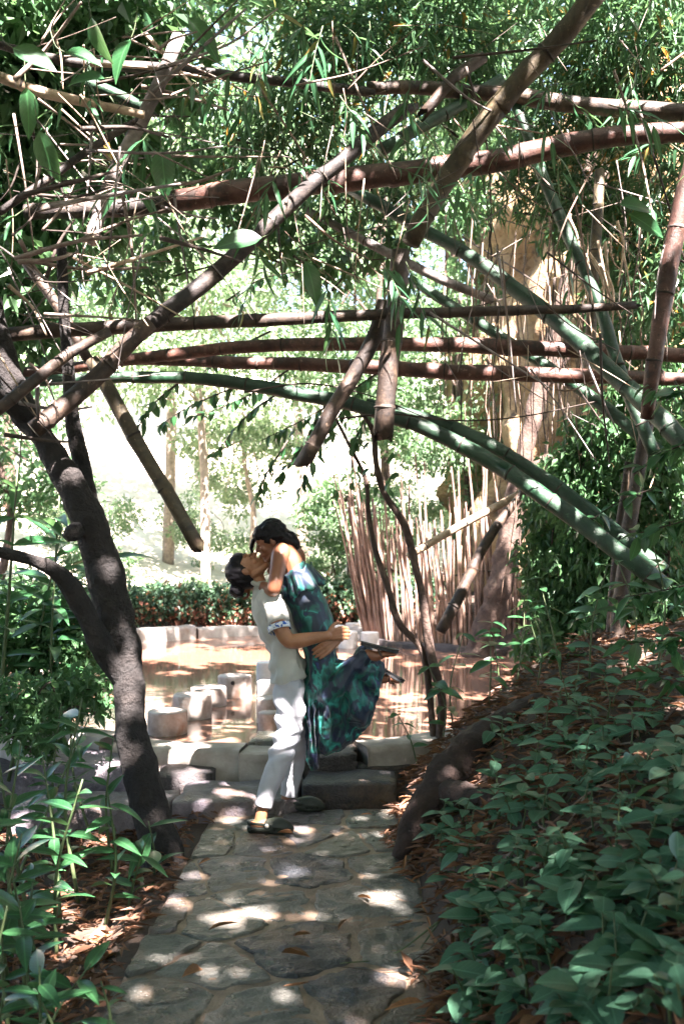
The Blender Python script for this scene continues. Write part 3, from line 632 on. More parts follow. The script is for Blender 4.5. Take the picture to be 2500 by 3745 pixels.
def cane(pts, mat, label, broken=False, inter=.40, seg=12, name='bamboo_pole', view=True):
    """pts: (view x, view y, radius in view px, distance)"""
    S = spline([(*V(a, b_, d), r * KV / FPX * d) for a, b_, r, d in pts], 14)
    mb, rings = cane_mesh(S, mat, name, seg, broken, inter)
    o = Vector(S[0][:3]); mb.v = [tuple(Vector(v) - o) for v in mb.v]
    ob = link(name, mb.mesh(name, M[mat])); ob.location = o
    props(ob, label, 'bamboo pole', 'bamboo poles crossing over the path')
    for r in rings:
        r.v = [tuple(Vector(v) - o) for v in r.v]; link('node', r.mesh('node', M['node']), ob)
    return ob
CANES = [
 ([(78, 985, 22, 5.4), (200, 885, 21, 5.5), (345, 742, 19, 5.6)], 'cane_brown', 'split brown bamboo pole resting in the fork of the leaning tree', False),
 ([(318, 765, 20, 5.7), (480, 640, 20, 5.8), (690, 445, 18, 5.9), (860, 305, 18, 6.0), (930, 252, 17, 6.05)], 'cane_black', 'long blackened bamboo pole slanting up to a broken end at centre', True),
 ([(870, 345, 15, 6.8), (960, 295, 15, 6.9), (1050, 245, 14, 7.0), (1150, 180, 13, 7.1)], 'cane_green', 'short dark green bamboo pole behind the broken end of the black one', False),
 ([(940, 560, 22, 6.0), (1010, 430, 24, 6.0), (1110, 290, 25, 5.9), (1200, 175, 25, 5.8), (1300, 70, 26, 5.7), (1390, -60, 26, 5.6)], 'cane_olive', 'thick olive brown bamboo pole slanting up to the top right corner', False),
 ([(390, 462, 25, 6.6), (560, 440, 27, 6.6), (800, 412, 27, 6.5), (1110, 372, 27, 6.4), (1300, 332, 25, 6.3), (1450, 308, 23, 6.2), (1620, 300, 22, 6.1)], 'cane_red', 'thickest red brown bamboo pole lying across the upper third', True),
 ([(60, 486, 18, 6.9), (220, 480, 20, 6.9), (400, 468, 20, 6.9)], 'cane_black', 'dark bamboo pole joining the thick red one from the left', False),
 ([(840, 200, 14, 7.0), (1000, 205, 16, 7.0), (1150, 217, 18, 6.9), (1280, 235, 19, 6.8), (1450, 250, 19, 6.7), (1620, 262, 18, 6.6)], 'cane_brown', 'brown bamboo pole with bright sun flecks near the top right', False),
 ([(-30, 95, 9, 6.4), (150, 140, 11, 6.5), (400, 160, 12, 6.7), (640, 185, 11, 6.9), (860, 212, 11, 7.0)], 'cane_black', 'thin dark bamboo pole sagging across the top left', False),
 ([(-30, 772, 17, 6.0), (160, 757, 17, 6.0), (380, 744, 16, 6.1), (640, 732, 15, 6.2), (850, 722, 13, 6.2), (1100, 715, 12, 6.2), (1290, 710, 10, 6.2), (1445, 700, 9, 6.2)], 'cane_brown', 'long thin brown bamboo pole running level just above the pair of red ones', True),
 ([(-30, 862, 12, 7.6), (150, 845, 13, 7.5), (330, 820, 14, 7.4), (600, 793, 15, 7.2), (900, 789, 16, 7.0), (1130, 796, 19, 6.9), (1300, 803, 18, 6.9), (1620, 818, 17, 6.9)], 'cane_red', 'upper of the paired red bamboo poles arching level over the pool', False),
 ([(290, 824, 12, 7.9), (480, 830, 14, 7.8), (760, 838, 16, 7.6), (1000, 851, 18, 7.4), (1200, 858, 18, 7.3), (1450, 866, 16, 7.2), (1620, 872, 16, 7.2)], 'cane_red', 'lower of the paired red bamboo poles just above the green arch', False),
 ([(-30, 882, 12, 7.2), (150, 870, 13, 7.2), (300, 865, 14, 7.2), (480, 870, 15, 7.2), (700, 905, 16, 7.1), (850, 938, 17, 7.0), (985, 988, 18, 6.9), (1140, 1066, 19, 6.8), (1310, 1185, 20, 6.6), (1430, 1275, 20, 6.4), (1530, 1350, 20, 6.3)], 'cane_green', 'long green bamboo pole arching from far left down to the right bank', False),
 ([(840, 925, 13, 7.2), (980, 962, 15, 7.1), (1120, 1020, 16, 7.0), (1250, 1100, 17, 6.9), (1390, 1205, 18, 6.7), (1520, 1310, 18, 6.5)], 'cane_green', 'second green bamboo pole lying along the upper side of the long arch', False),
 ([(800, 430, 14, 7.4), (960, 522, 15, 7.2), (1080, 590, 16, 7.0), (1200, 678, 18, 6.8), (1300, 760, 20, 6.6), (1400, 852, 21, 6.4), (1480, 930, 22, 6.2), (1570, 1020, 22, 6.0)], 'cane_green', 'sun flecked green bamboo pole slanting down towards the right edge', False),
 ([(940, 640, 11, 8.0), (1100, 742, 13, 7.8), (1250, 840, 14, 7.6), (1380, 930, 14, 7.4), (1530, 1050, 14, 7.2)], 'cane_green', 'dark green bamboo pole parallel below the sun flecked one', False),
 ([(700, 480, 9, 8.4), (850, 560, 10, 8.2), (1010, 640, 11, 8.0), (1130, 690, 10, 8.0)], 'cane_grey', 'thin greyish bamboo pole behind the sun flecked one', False),
 ([(1180, 235, 12, 6.9), (1255, 430, 13, 6.8), (1310, 560, 13, 6.7), (1375, 705, 14, 6.6), (1425, 860, 15, 6.5), (1500, 1040, 15, 6.4)], 'cane_green', 'steep green bamboo pole crossing the right side from the upper middle', False),
 ([(1596, 300, 22, 5.6), (1572, 430, 22, 5.6), (1540, 580, 21, 5.6), (1516, 720, 20, 5.6), (1495, 850, 18, 5.6), (1482, 960, 16, 5.7)], 'cane_red', 'upright orange red bamboo pole at the right edge', False),
 ([(1485, 960, 15, 7.0), (1462, 1090, 16, 7.0), (1440, 1230, 17, 7.0), (1424, 1360, 17, 7.0), (1408, 1530, 18, 7.0)], 'cane_brown', 'upright brown bamboo pole rising from the bank at right', False),
 ([(1440, 1060, 9, 7.3), (1418, 1220, 10, 7.3), (1400, 1400, 10, 7.3), (1392, 1520, 10, 7.3)], 'cane_brown', 'thin upright bamboo pole just left of the brown one on the bank', False),
 ([(212, 825, 17, 5.9), (285, 960, 17, 5.9), (360, 1090, 17, 5.9), (450, 1250, 17, 5.9)], 'cane_olive', 'brown bamboo pole hanging down over the white clearing to a broken end', True),
 ([(412, 80, 15, 5.6), (345, 235, 16, 5.6), (285, 355, 17, 5.6), (240, 455, 17, 5.6), (205, 560, 15, 5.6)], 'cane_grey', 'grey bamboo pole with sunlit rings slanting at upper left', False),
 ([(-20, 500, 8, 5.4), (100, 420, 9, 5.4), (220, 335, 9, 5.5), (340, 262, 8, 5.6)], 'cane_black', 'thin dark bamboo pole slanting up into the grey one', False),
 ([(150, 175, 14, 6.6), (240, 205, 14, 6.6), (330, 250, 14, 6.7)], 'cane_green', 'short green bamboo pole at upper left behind the grey one', True),
 ([(918, 575, 22, 6.2), (908, 700, 22, 6.2), (890, 850, 23, 6.2), (878, 985, 23, 6.2)], 'cane_brown', 'hanging split bamboo stump with pale sunlit face at centre', True),
 ([(880, 690, 16, 6.3), (850, 790, 17, 6.3), (780, 910, 17, 6.3), (700, 1050, 17, 6.3)], 'cane_brown', 'brown broken bamboo pole hanging down left of the split stump', True),
 ([(1110, 130, 14, 6.6), (1040, 180, 14, 6.6), (980, 250, 12, 6.6)], 'cane_brown', 'short sunlit bamboo pole end near the top centre', True),
 ([(935, 1277, 8, 8.6), (1040, 1215, 9, 8.7), (1150, 1155, 9, 8.8), (1260, 1095, 9, 8.9)], 'cane_tan', 'bright straw coloured cane slanting before the stick fence', False),
 ([(1008, 1450, 13, 8.3), (1060, 1350, 13, 8.4), (1130, 1220, 11, 8.5), (1215, 1110, 8, 8.6)], 'cane_brown', 'dry split bamboo sheath pole hanging before the stick fence', True),
 ([(1375, 390, 12, 7.9), (1366, 560, 13, 7.9), (1356, 730, 13, 7.9), (1345, 880, 12, 7.9)], 'cane_olive', 'upright bamboo pole with peeling sheaths right of centre', False),
 ([(60, 600, 12, 6.2), (130, 700, 12, 6.2), (205, 830, 12, 6.2)], 'cane_brown', 'short brown bamboo pole at left between level poles', False),
 ([(-20, 170, 12, 5.2), (120, 215, 12, 5.3), (330, 262, 9, 5.5)], 'cane_tan', 'pale sunlit cane lying at upper left', False),
 ([(-30, 960, 14, 5.0), (60, 890, 14, 5.1), (160, 810, 13, 5.2), (250, 760, 11, 5.3)], 'cane_brown', 'brown bamboo pole entering at left below the level ones', False),
]
for pts, mt, lab, br in CANES: cane(pts, mt, lab, br)

for i, (x, y, r, h, mt) in enumerate([(-3.3, 18.9, .7, .7, 'leaf_bg2'), (-.2, 19.6, .9, 1.0, 'leaf_bg'), (.9, 18.5, .6, .9, 'leaf_bg'), (1.6, 19.6, 1.0, 1.5, 'leaf_bg2'), (-4.6, 18.6, .8, 1.0, 'leaf_bg'), (-1.4, 22.6, 1.1, 1.0, 'leaf_bg2'), (-3.4, 24.5, 1.3, 1.6, 'leaf_bg2'), (1.0, 23.5, 1.3, 1.8, 'leaf_bg'), (-6.0, 22.5, 1.3, 1.6, 'leaf_bg'), (2.8, 21.5, 1.2, 2.0, 'leaf_bg2')]):
    tree('far_bush', (x, y, ground1(x, y)), h, (r, r * .8, h * .6), (0, 0, h * .55), .11, 2600, mt, ['pale low bush left of the clearing behind the hedge', 'green bush right behind the couple beyond the hedge', 'green bush beside the left edge of the stick fence', 'pale bush seen through the stick fence', 'green bush behind the left hedge', 'pale bush at the back of the clearing', 'large pale bush on the slope left of centre', 'large green bush on the slope right of centre', 'green bush on the slope far left', 'tall pale bush behind the stick fence'][i], 'bush', 'bushes beyond the hedge', .03, 14, limbs=5)
# ------------------------------------------------------------------ people
class Blob:
    def __init__(s): s.mb = MB()
    def chain(s, pts, seg=16, sub=6, flat0=1.0, flat1=1.0):
        """pts: (Vector, radius in the picture plane, radius in depth)"""
        S = spline([(*p, r, rd) for p, r, rd in pts], sub); Pth = S[:, :3]; n = len(S)
        T = np.gradient(Pth, axis=0); T /= np.linalg.norm(T, axis=1)[:, None] + 1e-9
        rings = []
        for i in range(n):
            D = np.array([0, 1.0, 0]) - T[i] * T[i][1]
            if np.linalg.norm(D) < .25: D = np.array([1.0, 0, 0]) - T[i] * T[i][0]
            D /= np.linalg.norm(D); I = np.cross(T[i], D); rings.append((Pth[i], I, D, S[i, 3], S[i, 4], T[i]))
        full = []
        p, I, D, r, rd, t = rings[0]; m_ = min(r, rd) * flat0
        for a in (80, 55, 28): c, sn = math.cos(math.radians(a)), math.sin(math.radians(a)); full.append((p - t * m_ * sn, I, D, r * c, rd * c))
        full += [(p, I, D, r, rd) for p, I, D, r, rd, t in rings]
        p, I, D, r, rd, t = rings[-1]; m_ = min(r, rd) * flat1
        for a in (28, 55, 80): c, sn = math.cos(math.radians(a)), math.sin(math.radians(a)); full.append((p + t * m_ * sn, I, D, r * c, rd * c))
        vs = []
        for p, I, D, r, rd in full:
            for k in range(seg):
                th = 2 * math.pi * k / seg; vs.append(p + I * r * math.cos(th) + D * rd * math.sin(th))
        n = len(full); fs = [(i * seg + k, i * seg + (k + 1) % seg, (i + 1) * seg + (k + 1) % seg, (i + 1) * seg + k) for i in range(n - 1) for k in range(seg)]
        fs += [tuple(reversed(range(seg))), tuple((n - 1) * seg + k for k in range(seg))]
        s.mb.add(vs, fs)
    def ell(s, c, ax, rad, seg=16, rows=10):
        c = np.array(c); A = [np.array(a) for a in ax]; vs = []
        for j in range(1, rows):
            ph = math.pi * j / rows
            for k in range(seg):
                th = 2 * math.pi * k / seg
                vs.append(c + A[0] * rad[0] * math.sin(ph) * math.cos(th) + A[1] * rad[1] * math.cos(ph) + A[2] * rad[2] * math.sin(ph) * math.sin(th))
        vs += [c + A[1] * rad[1], c - A[1] * rad[1]]; R = rows - 1
        fs = [(j * seg + k, j * seg + (k + 1) % seg, (j + 1) * seg + (k + 1) % seg, (j + 1) * seg + k) for j in range(R - 1) for k in range(seg)]
        fs += [(len(vs) - 2, (k + 1) % seg, k) for k in range(seg)] + [(len(vs) - 1, (R - 1) * seg + k, (R - 1) * seg + (k + 1) % seg) for k in range(seg)]
        s.mb.add(vs, fs)
    def build(s, name, mat, parent, voxel=.005, sm=4, disp=None):
        o = link(name, s.mb.mesh(name, mat))
        m = o.modifiers.new('r', 'REMESH'); m.mode = 'VOXEL'; m.voxel_size = voxel; m.use_smooth_shade = True
        if sm: m2 = o.modifiers.new('s', 'SMOOTH'); m2.factor = .5; m2.iterations = sm
        dg = bpy.context.evaluated_depsgraph_get(); me = bpy.data.meshes.new_from_object(o.evaluated_get(dg))
        o.modifiers.clear(); old = o.data; o.data = me; bpy.data.meshes.remove(old); me.name = name
        if not me.materials: me.materials.append(mat)
        n = len(me.vertices); co = np.empty(n * 3, np.float32); me.vertices.foreach_get('co', co); co = co.reshape(-1, 3)
        if disp is not None:
            no = np.empty(n * 3, np.float32); me.vertex_normals.foreach_get('vector', no); no = no.reshape(-1, 3)
            co = co + no * disp(co)[:, None]
        loc = np.array(parent.location); me.vertices.foreach_set('co', (co - loc).astype(np.float32).ravel()); me.update()
        me.polygons.foreach_set('use_smooth', np.ones(len(me.polygons), bool))
        o.parent = parent
        return o
def N3(co, f, seed=0.0, st=(1, 1, 1)):
    return np.array([noise.noise(Vector((c[0] * f * st[0] + seed, c[1] * f * st[1], c[2] * f * st[2]))) for c in co])
def ridge(co, f, seed=0.0, st=(1, 1, 1)): return .35 - np.minimum(np.abs(N3(co, f, seed, st)) * 2.2, .7)
def to_px(co): d = co[:, 1]; return HX + co[:, 0] / d * FPX, HY - (co[:, 2] - CAM_Z) / d * FPX

def skinmat(name, c):
    m, nt, b = newmat(name); vec = coords(nt, 'Object')
    nt.links.new(ramp(nt, noise_tex(nt, vec, 14, 5), [(.3, tuple(x * .82 for x in c)), (.7, tuple(min(1, x * 1.15) for x in c))]), b.inputs['Base Color'])
    b.inputs['Roughness'].default_value = .42; b.inputs['Subsurface Weight'].default_value = .15; b.inputs['Subsurface Radius'].default_value = (.01, .004, .002)
    bump(nt, b, noise_tex(nt, vec, 160, 3), .08, .003); return m
M['skin_man'] = skinmat('skin_man', (.30, .135, .068)); M['skin_woman'] = skinmat('skin_woman', (.23, .092, .05))
def cloth(name, c, weave=700, dark=.85, rough=.85):
    m, nt, b = newmat(name); vec = coords(nt, 'Object')
    nt.links.new(ramp(nt, noise_tex(nt, vec, 6, 4), [(.3, tuple(x * dark for x in c)), (.7, c)]), b.inputs['Base Color'])
    b.inputs['Roughness'].default_value = rough; b.inputs['Sheen Weight'].default_value = .2
    mx = nd(nt, 'ShaderNodeMath', operation='ADD'); nt.links.new(noise_tex(nt, vec, 26, 4), mx.inputs[0]); nt.links.new(noise_tex(nt, vec, weave, 1), mx.inputs[1])
    bump(nt, b, mx.outputs[0], .25, .006); return m
M['shirt'] = cloth('white_linen', (.46, .455, .415)); M['trousers'] = cloth('white_cotton', (.45, .455, .50))
def hairmat(name, c):
    m, nt, b = newmat(name); vec = coords(nt, 'Object', (1, 1, 1))
    nt.links.new(ramp(nt, noise_tex(nt, vec, 45, 4), [(.3, tuple(x * .5 for x in c)), (.7, tuple(x * 1.8 for x in c))]), b.inputs['Base Color'])
    b.inputs['Roughness'].default_value = .5; b.inputs['Specular IOR Level'].default_value = .18; bump(nt, b, noise_tex(nt, vec, 120, 4), .5, .006); return m
M['hair'] = hairmat('black_hair', (.006, .0055, .007))
m, nt, b = newmat('blue_embroidery'); vec = coords(nt, 'Object')
nt.links.new(ramp(nt, noise_tex(nt, vec, 55, 2), [(.47, (.62, .66, .72)), (.52, (.03, .10, .40))], 'CONSTANT'), b.inputs['Base Color']); b.inputs['Roughness'].default_value = .85; M['trim'] = m
M['clog'] = surf('clog_rubber', [(.3, (.012, .016, .012)), (.7, (.024, .03, .022))], 9, .55, .1)
M['clog_pale'] = surf('clog_badge_light_spot', [(.3, (.5, .45, .38)), (.7, (.65, .62, .58))], 30, .6, .1)
M['clog_hole'] = surf('clog_hole', [(.3, (.008, .008, .008)), (.7, (.012, .012, .012))], 9, .9, 0)
M['sole'] = surf('sandal_sole', [(.3, (.012, .013, .015)), (.7, (.03, .032, .036))], 20, .7, .2)
M['strap'] = surf('sandal_strap', [(.3, (.03, .015, .01)), (.7, (.06, .03, .02))], 20, .5, .1)
# dress print: big leaf-like blotches of teal, green and navy; dark share raised to paint in fold shade
m, nt, b = newmat('printed_dress'); vec = coords(nt, 'Object')
n1 = noise_tex(nt, vec, 5.2, 2.5, .5, 1.3); n2 = noise_tex(nt, coords(nt, 'Object', (1, 1, .55)), 8, 3, .55, 1.6)
c1 = ramp(nt, n1, [(.0, (.003, .008, .035)), (.36, (.004, .012, .05)), (.41, (.002, .04, .04)), (.47, (.003, .075, .06)), (.53, (.007, .14, .12)), (.575, (.03, .26, .23)), (.60, (.004, .07, .058)), (.64, (.003, .012, .055)), (.75, (.02, .05, .26))])
c3 = mixc(nt, ramp(nt, n2, [(.46, (0, 0, 0)), (.52, (.95, .95, .95))]), c1, (.003, .009, .032))
nt.links.new(c3, b.inputs['Base Color']); b.inputs['Roughness'].default_value = .55; b.inputs['Sheen Weight'].default_value = .15
bump(nt, b, noise_tex(nt, vec, 40, 4), .2, .005); M['dress'] = m

def head_shapes(B, C, f, u, s, scale=1.0):
    L = lambda a, b_, c=0.0: C + (f * a + u * b_ + s * c) * scale
    ax = (f, u, s); k = scale
    def E(p, r): B.ell(p, ax, tuple(x * k for x in r))
    E(L(0, 0), (.093, .092, .074)); E(L(.028, -.05), (.064, .072, .058)); E(L(-.03, -.03), (.06, .07, .058))
    for sd_ in (-1, 1):
        B.chain([(L(-.01, -.062, .052 * sd_), .022 * k, .02 * k), (L(.035, -.098, .038 * sd_), .02 * k, .02 * k), (L(.068, -.114, .012 * sd_), .018 * k, .018 * k)], 10, 4)
        E(L(.064, -.036, .036 * sd_), (.024, .026, .022)); E(L(.081, .020, .03 * sd_), (.014, .009, .026))
        E(L(.078, -.004, .031 * sd_), (.012, .011, .016)); E(L(.096, -.036, .011 * sd_), (.011, .009, .009))
        E(L(-.008, -.018, .075 * sd_), (.018, .031, .009)); E(L(.0, -.03, .072 * sd_), (.01, .018, .012))
    B.chain([(L(.088, .006), .008 * k, .008 * k), (L(.101, -.014), .010 * k, .009 * k), (L(.111, -.031), .012 * k, .011 * k)], 10, 4)
    E(L(.070, -.113), (.02, .018, .022)); E(L(.094, -.064), (.013, .008, .024)); E(L(.091, -.078), (.012, .009, .021)); E(L(.08, -.07), (.016, .026, .03))
    return L
def hand(B, wrist, direc, palm_n, spread, length=.18, curl=.5, thumb=1, k=1.0, curls=None):
    """palm and five fingers; direc points from wrist to fingertips, palm_n is the palm side, spread runs across the knuckles"""
    d = direc.normalized(); n = palm_n.normalized(); s = spread.normalized()
    kn = wrist + d * .085 * k
    for o in (-.028, -.01, .01, .028): B.chain([(wrist + s * o * .6 * k, .013 * k, .013 * k), (kn + s * o * k, .0125 * k, .0125 * k)], 8, 2)
    for i, (o, L) in enumerate(((-.032, .066), (-.011, .078), (.011, .074), (.031, .058))):
        c = curl if curls is None else curls[i]; p = kn + s * o * k; q = [(p, .0098 * k, .0098 * k)]; a = 0.0
        for seg, fr in enumerate((.45, .31, .24)):
            a += c * (.7, 1.0, .7)[seg]; p = p + (d * math.cos(a) + n * math.sin(a)) * L * fr * k; q.append((p, (.0092, .0085, .0072)[seg] * k, (.0092, .0085, .0072)[seg] * k))
        B.chain(q, 8, 3)
    t0 = wrist + d * .022 * k + s * -.03 * thumb * k; t1 = t0 + (d * .5 + s * -.75 * thumb + n * .4).normalized() * .04 * k; t2 = t1 + (d * .8 + s * -.3 * thumb + n * .4).normalized() * .032 * k; t3 = t2 + (d * .95 + n * .3).normalized() * .025 * k
    B.chain([(t0, .014 * k, .014 * k), (t1, .0115 * k, .0115 * k), (t2, .0105 * k, .0105 * k), (t3, .008 * k, .008 * k)], 8, 3)

D0 = 5.93
SIDE = Vector((0, 1, 0))
def PX(x, y, d=D0): return P(x, y, d)
r_ = lambda px, d=D0: px / FPX * d     # pixels to metres

# ---- man
man = empty('person', G(1010, 3035, 0.0)); props(man, 'person in white short sleeved shirt and white trousers lifting the other in a kiss', 'person')
fm = Vector((.35, 0, .937)); um = Vector((-.937, 0, .35)); Cm = PX(893, 2082)
B = Blob(); Lm = head_shapes(B, Cm, fm, um, SIDE)
B.chain([(PX(918, 2088), .055, .055), (PX(940, 2125), .052, .055), (PX(958, 2170), .048, .055)])
B.chain([(PX(968, 2210), .055, .11), (PX(998, 2260), .085, .14), (PX(1030, 2360), .06, .11), (PX(1055, 2470), .06, .11)])   # torso under the shirt
EL, WR = PX(1052, 2346, 5.66), PX(1196, 2325, 5.70)
B.chain([(PX(994, 2212, 5.75), .040, .040), (PX(1013, 2262, 5.69), .044, .043), (PX(1035, 2315, 5.66), .044, .043), (PX(1060, 2345, 5.65), .043, .042), (PX(1095, 2343, 5.65), .043, .04), (PX(1145, 2334, 5.68), .036, .034), (WR, .027, .027)], 16, 6)
hand(B, WR, Vector((.9, .45, .12)), Vector((.3, 1, -.3)), Vector((.1, .1, -1)), curl=.62, thumb=1, k=1.0)
WR2 = PX(1238, 2330, 5.84)
B.chain([(PX(1000, 2205, 6.12), .05, .05), (PX(1060, 2320, 6.24), .045, .045), (PX(1110, 2345, 6.24), .042, .042), (PX(1205, 2335, 6.10), .034, .034), (PX(1240, 2332, 5.96), .03, .03), (WR2, .028, .028)], 14, 6)
hand(B, WR2 + Vector((-.01, -.05, -.012)), Vector((-.78, -.36, -.52)), Vector((-.3, 1, -.2)), Vector((.55, .1, -.83)), curl=.20, thumb=1, k=1.02)
AN, AF = PX(955, 2990, 5.72), PX(1046, 2935, 6.12)
B.chain([(PX(1060, 2530, 5.85), .05, .05), (PX(1048, 2700, 5.78), .045, .045), (PX(985, 2870, 5.74), .036, .036), (PX(957, 2975, 5.72), .034, .03), (PX(950, 3012, 5.72), .036, .03)])
B.chain([(PX(1065, 2530, 6.0), .05, .05), (PX(1083, 2700, 6.1), .032, .032), (PX(1066, 2830, 6.13), .028, .028), (PX(1046, 2925, 6.12), .034, .03), (PX(1044, 2945, 6.12), .036, .03)])
FN = [(PX(925, 3022, 5.71), .03, .028), (PX(975, 3020, 5.70), .03, .034), (PX(1040, 3034, 5.68), .018, .036)]
FF = [(PX(1036, 2950, 6.12), .028, .028), (PX(1080, 2945, 6.11), .03, .034), (PX(1155, 2955, 6.10), .018, .036)]
B.chain(FN); B.chain(FF)
B.build('body', M['skin_man'], man, .0045, 3)
# shirt
B = Blob()
B.chain([(PX(958, 2150), .05, .062), (PX(972, 2185), .088, .135), (PX(990, 2225), .112, .18), (PX(1005, 2262), .116, .185), (PX(1024, 2330), .103, .17), (PX(1040, 2385), .088, .158), (PX(1046, 2425), .105, .172), (PX(1054, 2455), .112, .182), (PX(1060, 2484), .116, .188)], 24, 8, 1, .12)
B.chain([(PX(975, 2182, 5.78), .062, .06), (PX(1000, 2212, 5.735), .068, .064), (PX(1016, 2276, 5.685), .064, .060)], 16, 6, 1, .15)
B.chain([(PX(985, 2186, 6.08), .062, .06), (PX(1008, 2230, 6.14), .064, .062), (PX(1028, 2275, 6.13), .058, .056)], 16, 6)
def shirt_d(co):
    x, y = to_px(co); w = N3(co, 9, 3, (1, 1, .45)) * .015 + N3(co, 22, 9, (1, 1, .5)) * .006 + ridge(co, 8, 1, (1.3, 1, .55)) * .010 + ridge(co, 15, 6, (1, 1, .7)) * .005
    dg = np.sin((x * .7 + y * .9) * .06 + N3(co, 6) * 4) * .007 * smooth(2230, 2300, y)
    hem = np.sin(x * .085 + 1) * .006 * smooth(2420, 2480, y)
    return w + dg + hem
B.build('shirt', M['shirt'], man, .0065, 4, shirt_d)
mb = MB()   # collar band
cp = [Cm * 0 + PX(950, 2146) + Vector((math.cos(t) * .056, math.sin(t) * .066, .012 - .022 * math.cos(t))) for t in np.linspace(0, 2 * math.pi, 25)]
tube(mb, [tuple(p - man.location) for p in cp], [.015] * 25, 8, .1, 20); link('collar', mb.mesh('collar', M['shirt']), man)
mb = MB(); c0 = PX(1014, 2268, 5.69); ax_ = (PX(1018, 2280, 5.69) - PX(1000, 2212, 5.735)).normalized(); e1 = ax_.cross(Vector((0, 1, 0))).normalized(); e2 = ax_.cross(e1)
vs = []
for h_ in (-.012, .022):
    for k in range(28):
        t = 2 * math.pi * k / 28; q = c0 + ax_ * (h_ + .045) + (e1 * math.cos(t) * .0655 + e2 * math.sin(t) * .064) * (1 + .03 * math.sin(3 * t)) - man.location; vs.append(q)
mb.add(vs, [(k, (k + 1) % 28, 28 + (k + 1) % 28, 28 + k) for k in range(28)])
tr_ = link('sleeve_trim', mb.mesh('sleeve_trim', M['trim']), man); sm_ = tr_.modifiers.new('s', 'SOLIDIFY'); sm_.thickness = .004
# trousers
B = Blob()
B.chain([(PX(1058, 2452), .092, .155), (PX(1058, 2500), .094, .160), (PX(1060, 2545), .092, .155)], 20, 6)
B.chain([(PX(1058, 2500, 5.86), .090, .088), (PX(1059, 2600, 5.82), .088, .088), (PX(1050, 2690, 5.79), .077, .076), (PX(1020, 2780, 5.76), .070, .066), (PX(985, 2870, 5.74), .058, .056), (PX(962, 2950, 5.72), .050, .048)], 18, 7, 1, .1)
B.chain([(PX(1064, 2500, 6.0), .088, .085), (PX(1076, 2620, 6.06), .084, .082), (PX(1084, 2720, 6.11), .074, .072), (PX(1074, 2800, 6.14), .064, .062), (PX(1053, 2912, 6.12), .055, .052)], 18, 7, 1, .1)
def trou_d(co):
    x, y = to_px(co)
    cr = np.sin(y * .085 - x * .045 + N3(co, 5) * 5) * .010 * np.exp(-((y - 2560) / 110) ** 2)
    kn = np.sin(y * .11 + x * .05 + N3(co, 6, 4) * 4) * .009 * np.exp(-((y - 2720) / 70) ** 2)
    return cr + kn + N3(co, 10, 2, (1, 1, .4)) * .007 + ridge(co, 9, 4, (1, 1, .5)) * .007 + ridge(co, 18, 8, (.7, 1, 1)) * .003
B.build('trousers', M['trousers'], man, .006, 4, trou_d)
# clogs
def clog(c_heel, c_toe, tilt, pale):
    ax = (c_toe - c_heel); Ln = ax.length; a = ax.normalized(); s = Vector((0, 1, 0)); s = (s - a * s.dot(a)).normalized(); up = a.cross(s) * -1
    if up.z < 0: up = -up
    L = lambda t, h_, w=0: c_heel + a * (t * Ln) + up * h_ + s * w
    B = Blob()
    B.chain([(L(.06, .012), .016, .034), (L(.35, .012), .016, .038), (L(.7, .012), .016, .048), (L(.95, .016), .014, .038)], 16, 6)
    B.chain([(L(.50, .040), .040, .046), (L(.68, .044), .043, .054), (L(.86, .036), .035, .05), (L(.96, .026), .022, .036)], 16, 6)
    B.chain([(L(.03, .028), .012, .03), (L(.08, .035), .012, .034)], 12, 3)
    for w in (-1, 1):
        B.chain([(L(.56, .052, .046 * w), .011, .005), (L(.35, .056, .044 * w), .011, .005), (L(.15, .056, .036 * w), .011, .005), (L(.02, .055, .012 * w), .011, .006)], 10, 4)
        B.chain([(L(.1, .022, .034 * w), .014, .006), (L(.4, .026, .04 * w), .014, .006), (L(.6, .03, .045 * w), .018, .006)], 10, 4)
    o = B.build('clog', M['clog'], man, .004, 3)
    for t, h_, w in ((.62, .050, -.040), (.72, .046, -.044), (.82, .040, -.040), (.66, .03, -.050), (.78, .028, -.049), (.88, .026, -.041), (.7, .07, -.015), (.8, .062, -.012)):
        mbh = MB(); q = L(t, h_, w) - man.location; dv = (s * w * 1.0 + up * (h_ - .036) * .8).normalized()
        tube(mbh, [tuple(q - dv * .008), tuple(q + dv * .0065)], [.0058, .0058], 8); link('vent_hole', mbh.mesh('vent_hole', M['clog_hole']), o)
    if pale:
        mbh = MB(); q = L(.47, .05, -.046) - man.location; tube(mbh, [tuple(q - s * .004), tuple(q - s * .010)], [.013, .010], 12); link('badge_light_spot', mbh.mesh('badge_light_spot', M['clog_pale']), o)  # pale disc is the charm and also a painted light spot
    return o
clog(PX(905, 3041, 5.71), PX(1068, 3048, 5.68), 0, True)
clog(PX(1018, 2962, 6.13), PX(1184, 2964, 6.10), 0, False)
